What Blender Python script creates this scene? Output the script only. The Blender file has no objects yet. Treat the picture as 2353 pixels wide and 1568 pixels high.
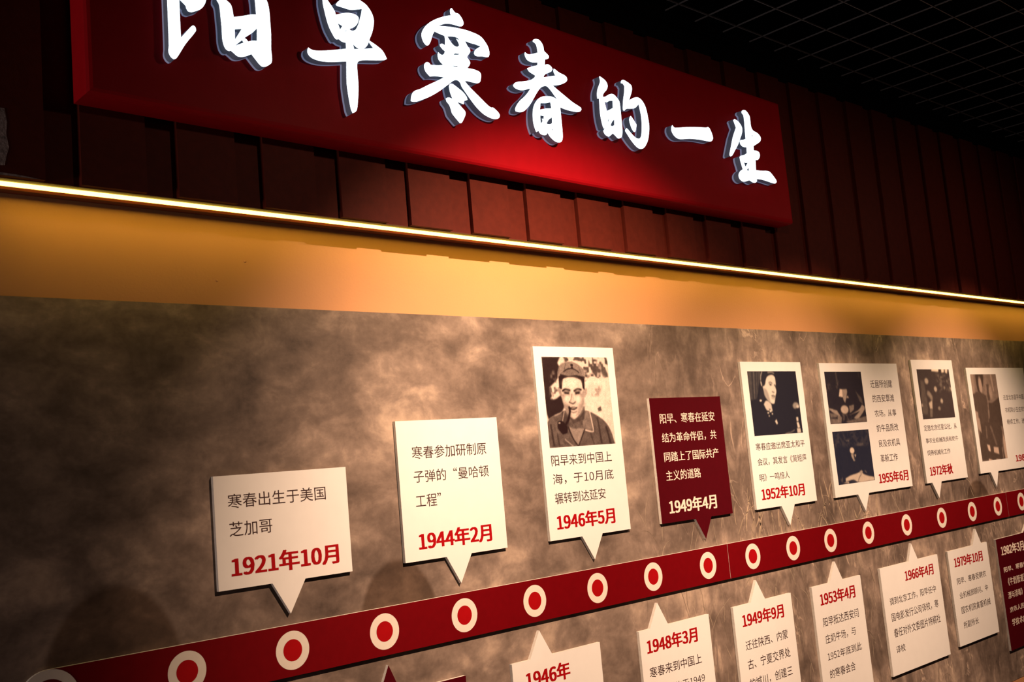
import bpy, bmesh, math, random, os
import numpy as np
from mathutils import Vector, Matrix

# ---------------------------------------------------------------- camera, world, lights, exposure
scene = bpy.context.scene
C = scene.collection
cam_d = bpy.data.cameras.new('camera'); cam = bpy.data.objects.new('camera', cam_d); C.objects.link(cam)
cam_d.sensor_width = 36.0; cam_d.lens = 36.9779
CR = Vector((0.73875, -0.668172, -0.088287)); CU = Vector((-0.018579, -0.151133, 0.988339)); CF = Vector((0.673723, 0.728495, 0.124064))
M = Matrix((( CR[0], CU[0], -CF[0], 0.0), (CR[1], CU[1], -CF[1], -2.0), (CR[2], CU[2], -CF[2], 1.65), (0, 0, 0, 1)))
cam.matrix_world = M
cam_d.clip_start = 0.02; cam_d.clip_end = 60
cam_d.dof.use_dof = True; cam_d.dof.focus_distance = 2.85; cam_d.dof.aperture_fstop = 11.0
scene.camera = cam
world = bpy.data.worlds.new('world'); scene.world = world; world.use_nodes = True
world.node_tree.nodes['Background'].inputs['Color'].default_value = (0.62, 0.34, 0.52, 1)
world.node_tree.nodes['Background'].inputs['Strength'].default_value = 0.018
vs = scene.view_settings
vs.view_transform = 'Standard'; vs.look = 'None'; vs.exposure = 0.0; vs.gamma = 1.0; vs.use_curve_mapping = False

def spot(name, loc, aim, power, size, blend, col, radius=0.006):
    d = bpy.data.lights.new(name, 'SPOT'); d.energy = power; d.spot_size = math.radians(size); d.spot_blend = blend
    d.color = col; d.shadow_soft_size = radius
    o = bpy.data.objects.new(name, d); C.objects.link(o); o.location = loc
    o.rotation_euler = (Vector(aim) - Vector(loc)).to_track_quat('-Z', 'Y').to_euler()
    return o
WARM = (1.0, 0.66, 0.445)
for loc, aim, p1, size, blend, p2 in (
        ((1.62, -1.26, 2.67), (1.98, 0, 1.36), 300, 81, 1.0, 9),
        ((3.05, -1.26, 2.67), (3.12, 0, 1.12), 215, 67, 1.0, 7),
        ((4.35, -1.26, 2.67), (4.32, 0, 1.15), 205, 66, 1.0, 6)):
    spot('track_spot', loc, aim, p1, size, blend, WARM)          # beam
    spot('track_spot_spill', loc, aim, p2, 150, 0.8, WARM, 0.03)  # wide spill of the same fixture
# weak lamp of the next bay, far to the left and low
d_ = bpy.data.lights.new('side_lamp', 'AREA'); d_.energy = 22; d_.size = 0.5; d_.color = (1.0, 0.78, 0.72)
sl = bpy.data.objects.new('side_lamp', d_); C.objects.link(sl); sl.location = (-2.2, -0.42, 1.5)
sl.rotation_euler = (Vector((0.7, -0.15, 2.4)) - Vector(sl.location)).to_track_quat('-Z', 'Y').to_euler()

# ---- measured outlines (metres on the wall)
LETTERS = [
 ('阳', [
  [(0.8539,2.6331),(0.8531,2.5994),(0.8526,2.5658),(0.8517,2.5081),(0.8504,2.4957),(0.8541,2.4865),(0.86,2.4825),(0.8651,2.4855),(0.8711,2.4945),(0.8857,2.5188),(0.9077,2.549),(0.9083,2.5553),(0.906,2.5588),(0.9032,2.5596),(0.899,2.5566),(0.8768,2.5291),(0.8767,2.5492),(0.877,2.5885),(0.8773,2.6071),(0.8898,2.5967),(0.8909,2.5919),(0.8938,2.5869),(0.9006,2.5863),(0.9076,2.5897),(0.9195,2.5966),(0.9281,2.6067),(0.9333,2.6194),(0.9351,2.6371),(0.9272,2.6523),(0.9046,2.6601),(0.8796,2.6602),(0.8592,2.6536)],
  [(0.9561,2.6251),(0.9599,2.6191),(0.9617,2.6091),(0.9625,2.592),(0.9635,2.5692),(0.9636,2.5462),(0.9661,2.533),(0.9704,2.5259),(0.9763,2.524),(0.9805,2.5256),(0.9869,2.5214),(0.9938,2.5171),(1.0023,2.5169),(1.0122,2.5204),(1.0256,2.5279),(1.033,2.5195),(1.0423,2.5097),(1.0483,2.5063),(1.0559,2.5078),(1.0651,2.5138),(1.0706,2.5203),(1.0718,2.5347),(1.0711,2.5464),(1.0731,2.5802),(1.073,2.6028),(1.0727,2.6267),(1.0707,2.6442),(1.0674,2.653),(1.0602,2.6679),(1.0432,2.6779),(0.9996,2.6713),(0.9748,2.6601),(0.9593,2.6398)],
  [(0.9766,2.6302),(0.9867,2.622),(0.9909,2.5979),(1.0076,2.6037),(1.0316,2.613),(1.0419,2.6151),(1.0409,2.6463),(1.04,2.6568),(1.0108,2.6553),(0.9833,2.6424)],
  [(0.9914,2.5724),(1.0075,2.577),(0.9911,2.5506)],
  [(1.0417,2.5863),(1.0399,2.5588),(1.0293,2.5568),(1.0198,2.5529),(1.0158,2.5573),(1.0112,2.5586),(1.0304,2.574),(1.0356,2.5794)],
  [(1.0066,2.5533),(1.0101,2.5487),(0.9893,2.5369),(0.9993,2.5466)],
 ]),
 ('早', [
  [(1.2044,2.6985),(1.2039,2.6814),(1.2064,2.6652),(1.211,2.6437),(1.216,2.628),(1.2233,2.6147),(1.2289,2.6066),(1.233,2.6049),(1.2378,2.6067),(1.2445,2.6035),(1.2518,2.6023),(1.2561,2.6028),(1.2556,2.5889),(1.229,2.5807),(1.1909,2.5703),(1.1744,2.5677),(1.1653,2.5685),(1.1601,2.571),(1.1576,2.565),(1.1579,2.5578),(1.1631,2.5515),(1.1729,2.5481),(1.1891,2.5469),(1.2141,2.5502),(1.2541,2.5598),(1.2516,2.5289),(1.2508,2.5063),(1.2533,2.4769),(1.2567,2.4533),(1.2602,2.445),(1.2658,2.4474),(1.2717,2.454),(1.2755,2.4697),(1.2795,2.4967),(1.2809,2.5177),(1.2807,2.5422),(1.2815,2.5594),(1.2841,2.5647),(1.2899,2.5687),(1.3034,2.573),(1.3326,2.5785),(1.3555,2.5839),(1.3631,2.5882),(1.3598,2.5949),(1.3528,2.6051),(1.3411,2.6122),(1.3293,2.6174),(1.3185,2.6214),(1.3199,2.625),(1.3281,2.6423),(1.3333,2.659),(1.3352,2.6731),(1.3328,2.6842),(1.327,2.6945),(1.3168,2.7046),(1.304,2.7102),(1.2944,2.7136),(1.2736,2.7122),(1.2558,2.7039),(1.242,2.6919),(1.2368,2.6849),(1.2392,2.683),(1.254,2.6825),(1.2733,2.682),(1.2889,2.6862),(1.3053,2.6917),(1.3026,2.6808),(1.2968,2.664),(1.2927,2.6534),(1.2888,2.6458),(1.2838,2.6383),(1.277,2.6345),(1.2715,2.634),(1.2675,2.6367),(1.2787,2.6425),(1.2881,2.6514),(1.2938,2.6623),(1.2944,2.6692),(1.291,2.6722),(1.2835,2.6743),(1.2683,2.6735),(1.2529,2.6689),(1.2349,2.6611),(1.2334,2.6679),(1.2281,2.6761),(1.2176,2.6886),(1.2109,2.6964)],
  [(1.2386,2.6433),(1.2501,2.6393),(1.2434,2.6293)],
  [(1.2517,2.6264),(1.2602,2.6322),(1.2596,2.6298)],
  [(1.2738,2.6043),(1.2795,2.5998),(1.2858,2.597),(1.2927,2.5964),(1.2767,2.5925)],
  [(1.3164,2.6178),(1.3282,2.6056),(1.3022,2.5984),(1.3094,2.6053),(1.3144,2.6122)],
 ]),
 ('寒', [
  [(1.5645,2.7568),(1.5614,2.7515),(1.5608,2.745),(1.5621,2.7385),(1.5437,2.7316),(1.5227,2.7218),(1.5016,2.7093),(1.4856,2.6964),(1.4747,2.6837),(1.4687,2.6722),(1.4682,2.662),(1.4716,2.6527),(1.4771,2.6468),(1.4831,2.6459),(1.4889,2.6504),(1.4942,2.6597),(1.5022,2.6778),(1.5079,2.6856),(1.5188,2.6836),(1.5372,2.6812),(1.538,2.6715),(1.5361,2.6577),(1.5276,2.6599),(1.521,2.6569),(1.5206,2.6529),(1.5275,2.6466),(1.5346,2.643),(1.5314,2.6362),(1.5247,2.6317),(1.5186,2.6329),(1.514,2.6359),(1.5116,2.63),(1.5123,2.6199),(1.5178,2.6129),(1.526,2.6079),(1.5107,2.6034),(1.4871,2.5999),(1.4849,2.6031),(1.479,2.6045),(1.4727,2.6016),(1.4684,2.5947),(1.4687,2.5858),(1.4728,2.5786),(1.4829,2.5706),(1.4979,2.5745),(1.5258,2.5774),(1.5069,2.5662),(1.476,2.5492),(1.4505,2.5344),(1.4357,2.5277),(1.4279,2.5204),(1.4235,2.5117),(1.4213,2.5005),(1.4283,2.5004),(1.4404,2.5034),(1.4603,2.5125),(1.4832,2.5246),(1.5093,2.5415),(1.5254,2.5536),(1.5416,2.5658),(1.5525,2.574),(1.5604,2.5772),(1.568,2.577),(1.5739,2.572),(1.5769,2.5643),(1.586,2.5537),(1.6021,2.5361),(1.6186,2.5204),(1.6356,2.5089),(1.6509,2.5031),(1.6666,2.5005),(1.6801,2.5018),(1.6888,2.5064),(1.6923,2.5133),(1.6876,2.5199),(1.6801,2.5249),(1.6712,2.5292),(1.6657,2.5282),(1.6542,2.5329),(1.6321,2.5477),(1.6053,2.5656),(1.5875,2.5798),(1.5967,2.5815),(1.6123,2.5814),(1.628,2.5824),(1.6365,2.5871),(1.64,2.5951),(1.642,2.606),(1.6392,2.6118),(1.6316,2.6144),(1.616,2.6155),(1.599,2.6145),(1.6063,2.6218),(1.6103,2.63),(1.6078,2.6357),(1.6019,2.6418),(1.6052,2.6477),(1.6133,2.6578),(1.613,2.665),(1.6076,2.6701),(1.6031,2.6765),(1.5999,2.6831),(1.6153,2.6813),(1.6337,2.6811),(1.6489,2.6795),(1.638,2.6725),(1.6293,2.6654),(1.6253,2.6572),(1.6279,2.6525),(1.6357,2.6516),(1.652,2.6548),(1.6696,2.6566),(1.6749,2.6635),(1.6759,2.6722),(1.6727,2.6843),(1.6645,2.6953),(1.6548,2.7038),(1.642,2.7083),(1.6238,2.7105),(1.603,2.7115),(1.5822,2.7105),(1.5616,2.7088),(1.541,2.7057),(1.5207,2.7025),(1.5312,2.708),(1.5443,2.7131),(1.5623,2.7163),(1.5802,2.7163),(1.5919,2.7175),(1.5984,2.7226),(1.6002,2.7293),(1.5967,2.7379),(1.5898,2.7457),(1.5836,2.7485),(1.5779,2.7481),(1.5713,2.7528),(1.5671,2.757)],
  [(1.5456,2.6818),(1.5642,2.6856),(1.5769,2.6853),(1.5821,2.6806),(1.5777,2.6807),(1.5728,2.6823),(1.5783,2.6742),(1.5807,2.6674),(1.5745,2.6625),(1.5669,2.6623),(1.5596,2.6659),(1.5527,2.6727)],
  [(1.5589,2.6393),(1.5649,2.6437),(1.5792,2.6459),(1.575,2.6428)],
  [(1.55,2.6097),(1.5565,2.6117),(1.5702,2.6139),(1.5696,2.6115),(1.5588,2.6101)],
  [(1.5427,2.5644),(1.5384,2.5591),(1.5383,2.5509),(1.5403,2.5411),(1.5457,2.5279),(1.5378,2.5295),(1.5315,2.529),(1.5249,2.5252),(1.5267,2.5184),(1.5335,2.5116),(1.5375,2.5021),(1.5402,2.4925),(1.5504,2.4821),(1.5619,2.4719),(1.5672,2.4737),(1.5762,2.4864),(1.5817,2.4976),(1.5807,2.5046),(1.5737,2.5105),(1.5655,2.5172),(1.5585,2.5231),(1.5673,2.5226),(1.5786,2.521),(1.5803,2.529),(1.5916,2.5342),(1.5897,2.541),(1.5805,2.5506),(1.566,2.5582),(1.5515,2.5646)],
 ]),
 ('春', [
  [(1.8375,2.7401),(1.831,2.7359),(1.8299,2.7315),(1.8362,2.7298),(1.8411,2.7246),(1.8431,2.7147),(1.8436,2.7054),(1.8297,2.6998),(1.8155,2.6947),(1.8059,2.6937),(1.7982,2.6968),(1.7966,2.6903),(1.7985,2.6835),(1.8039,2.6774),(1.8157,2.6747),(1.8295,2.6761),(1.8402,2.6788),(1.8383,2.6701),(1.8169,2.6626),(1.8003,2.6545),(1.8069,2.6473),(1.8278,2.6407),(1.8214,2.6333),(1.8068,2.6247),(1.7845,2.6174),(1.7626,2.6117),(1.7514,2.6059),(1.7459,2.5993),(1.7501,2.5946),(1.7628,2.5916),(1.7788,2.593),(1.7956,2.5991),(1.8054,2.6024),(1.7974,2.5924),(1.7822,2.5774),(1.7646,2.5631),(1.7525,2.5499),(1.746,2.5387),(1.7466,2.5329),(1.7583,2.5325),(1.7719,2.5362),(1.7864,2.5468),(1.8018,2.5627),(1.8146,2.5792),(1.8276,2.5959),(1.8402,2.6096),(1.8521,2.617),(1.8635,2.6198),(1.8714,2.6165),(1.8815,2.608),(1.8939,2.5957),(1.9061,2.5858),(1.8907,2.5931),(1.877,2.5947),(1.8629,2.5929),(1.8472,2.5893),(1.8341,2.5828),(1.8234,2.5737),(1.8138,2.5617),(1.8082,2.5496),(1.805,2.5348),(1.8041,2.5164),(1.8064,2.5027),(1.8115,2.4897),(1.8201,2.4944),(1.8248,2.4884),(1.8353,2.4856),(1.8466,2.4882),(1.8515,2.4947),(1.8599,2.4847),(1.8754,2.4758),(1.8891,2.4742),(1.8995,2.4785),(1.9049,2.4876),(1.9069,2.5065),(1.9071,2.5356),(1.907,2.571),(1.9243,2.5688),(1.9443,2.568),(1.9647,2.5688),(1.9797,2.572),(1.9871,2.5786),(1.9858,2.5837),(1.976,2.5873),(1.9564,2.5933),(1.9347,2.6031),(1.9105,2.6144),(1.8866,2.626),(1.9041,2.63),(1.922,2.6365),(1.9374,2.6448),(1.9436,2.6523),(1.9422,2.6595),(1.9341,2.6632),(1.9174,2.6662),(1.9012,2.6724),(1.897,2.6733),(1.8954,2.665),(1.8992,2.6573),(1.9032,2.656),(1.8813,2.6496),(1.8553,2.6416),(1.8619,2.65),(1.8739,2.6569),(1.8859,2.6631),(1.8925,2.6707),(1.889,2.6763),(1.8798,2.6806),(1.8712,2.6795),(1.8653,2.6767),(1.8679,2.6924),(1.876,2.6949),(1.8828,2.7001),(1.883,2.7054),(1.8752,2.7101),(1.8675,2.7158),(1.8666,2.726),(1.8617,2.7354),(1.8542,2.7411),(1.846,2.742)],
  [(1.8365,2.5699),(1.8576,2.5736),(1.8727,2.5788),(1.8742,2.5625),(1.8528,2.558),(1.832,2.5517)],
  [(1.8309,2.5366),(1.8446,2.5369),(1.8415,2.5278),(1.8368,2.529),(1.8372,2.5219),(1.8303,2.5147)],
  [(1.873,2.5386),(1.8719,2.5236),(1.8643,2.5186),(1.8531,2.5174),(1.8521,2.5203),(1.8602,2.5299)],
  [(1.872,2.5096),(1.8723,2.5031),(1.8686,2.5045)],
 ]),
 ('的', [
  [(2.0733,2.6875),(2.0705,2.6852),(2.0725,2.6736),(2.0672,2.6623),(2.0593,2.6488),(2.0548,2.6343),(2.0541,2.6213),(2.0614,2.6222),(2.0603,2.6063),(2.0593,2.5823),(2.0611,2.5622),(2.0648,2.5458),(2.0687,2.5396),(2.0774,2.5419),(2.0683,2.537),(2.0657,2.5324),(2.068,2.5268),(2.0734,2.5226),(2.0839,2.52),(2.0905,2.5235),(2.1027,2.5323),(2.1129,2.5262),(2.122,2.5212),(2.1323,2.524),(2.1394,2.5303),(2.1437,2.5499),(2.1443,2.5708),(2.1445,2.5969),(2.1445,2.6212),(2.1422,2.6312),(2.1323,2.6399),(2.1232,2.6451),(2.1134,2.6451),(2.103,2.6414),(2.0871,2.6325),(2.0775,2.6299),(2.0792,2.6371),(2.0851,2.6442),(2.0949,2.6529),(2.1009,2.6635),(2.1002,2.672),(2.0939,2.6794),(2.0848,2.6837)],
  [(2.0824,2.6174),(2.0909,2.6172),(2.1003,2.6228),(2.116,2.6262),(2.1136,2.6054),(2.1016,2.599),(2.0872,2.5922)],
  [(2.094,2.5719),(2.0906,2.5654),(2.0881,2.5603),(2.0872,2.564),(2.09,2.5695)],
  [(2.1145,2.5733),(2.1126,2.557),(2.1045,2.5526),(2.0972,2.5524),(2.0993,2.5582),(2.1067,2.5672)],
  [(2.167,2.6954),(2.1599,2.6905),(2.1585,2.6841),(2.1653,2.6845),(2.1719,2.6778),(2.1677,2.6586),(2.1608,2.6381),(2.1552,2.6126),(2.1553,2.6065),(2.1596,2.6056),(2.1695,2.6125),(2.1865,2.616),(2.2038,2.6202),(2.2137,2.6264),(2.2243,2.6362),(2.2272,2.6217),(2.2297,2.6044),(2.2294,2.5813),(2.2265,2.5632),(2.2216,2.5448),(2.215,2.5359),(2.2069,2.5332),(2.1944,2.5353),(2.1804,2.5436),(2.1691,2.5523),(2.1622,2.5564),(2.157,2.5521),(2.1545,2.5474),(2.162,2.539),(2.1727,2.5268),(2.1861,2.5149),(2.2001,2.5065),(2.2127,2.5049),(2.2263,2.5095),(2.2402,2.523),(2.2508,2.5405),(2.2592,2.5684),(2.2608,2.5865),(2.2589,2.6076),(2.2554,2.6266),(2.2496,2.6398),(2.2383,2.6512),(2.226,2.6552),(2.2155,2.6541),(2.2018,2.649),(2.1906,2.6426),(2.1843,2.6379),(2.1921,2.6525),(2.1994,2.6662),(2.2029,2.6775),(2.2011,2.686),(2.1953,2.6893),(2.1856,2.6928),(2.1733,2.6957)],
  [(2.1851,2.5951),(2.1793,2.5888),(2.1769,2.5814),(2.1794,2.5696),(2.185,2.5566),(2.1928,2.55),(2.1985,2.5535),(2.2062,2.5731),(2.199,2.5816),(2.1902,2.5907)],
 ]),
 ('一', [
  [(2.3662,2.5983),(2.3618,2.5931),(2.3593,2.5828),(2.3617,2.5749),(2.3703,2.5663),(2.3821,2.5615),(2.3972,2.561),(2.4396,2.5687),(2.4823,2.5732),(2.509,2.5742),(2.5361,2.5753),(2.5475,2.5784),(2.5554,2.5873),(2.5549,2.5968),(2.5502,2.6081),(2.5437,2.6174),(2.5361,2.62),(2.5288,2.6171),(2.4892,2.612),(2.43,2.6025),(2.3772,2.5919),(2.3712,2.5938)],
 ]),
 ('生', [
  [(2.6789,2.669),(2.672,2.6629),(2.6762,2.6547),(2.6817,2.6414),(2.6706,2.6254),(2.6582,2.6058),(2.6443,2.5773),(2.6326,2.5529),(2.6305,2.5465),(2.635,2.5432),(2.6443,2.5475),(2.662,2.5659),(2.6819,2.5873),(2.6966,2.6082),(2.71,2.6281),(2.7144,2.6431),(2.7105,2.6532),(2.6981,2.6636)],
  [(2.7342,2.7071),(2.7239,2.702),(2.7217,2.6954),(2.7293,2.6895),(2.7306,2.678),(2.7296,2.6581),(2.7279,2.6345),(2.7265,2.6124),(2.7102,2.6067),(2.6981,2.6042),(2.6931,2.5991),(2.6954,2.5902),(2.7059,2.5847),(2.7264,2.5851),(2.7241,2.566),(2.7095,2.5586),(2.688,2.552),(2.6828,2.5477),(2.6836,2.5373),(2.6871,2.5254),(2.6919,2.5102),(2.6784,2.5031),(2.6679,2.493),(2.6656,2.4839),(2.6703,2.4758),(2.6836,2.4704),(2.6984,2.4723),(2.7205,2.4786),(2.7339,2.4749),(2.747,2.4744),(2.7566,2.4778),(2.7607,2.4836),(2.7601,2.488),(2.7873,2.4896),(2.8172,2.488),(2.8443,2.4859),(2.8613,2.4862),(2.8703,2.4919),(2.8698,2.4973),(2.8555,2.5101),(2.8392,2.5207),(2.8243,2.5223),(2.7932,2.5186),(2.7624,2.5169),(2.7668,2.5506),(2.779,2.5523),(2.7898,2.561),(2.7942,2.5707),(2.7918,2.5785),(2.7819,2.5816),(2.7633,2.5806),(2.7653,2.5953),(2.7868,2.6058),(2.8039,2.6156),(2.8105,2.6257),(2.8077,2.6343),(2.7942,2.6422),(2.774,2.6463),(2.7664,2.6532),(2.7637,2.6618),(2.764,2.6782),(2.7635,2.6908),(2.7552,2.7011),(2.7445,2.7071)],
  [(2.7619,2.6335),(2.7684,2.6286),(2.7624,2.6255)],
  [(2.7018,2.5339),(2.7133,2.5334),(2.7234,2.536),(2.7076,2.5193)],
  [(2.7243,2.5198),(2.7239,2.5086),(2.7117,2.5105)],
 ]),
]
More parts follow.
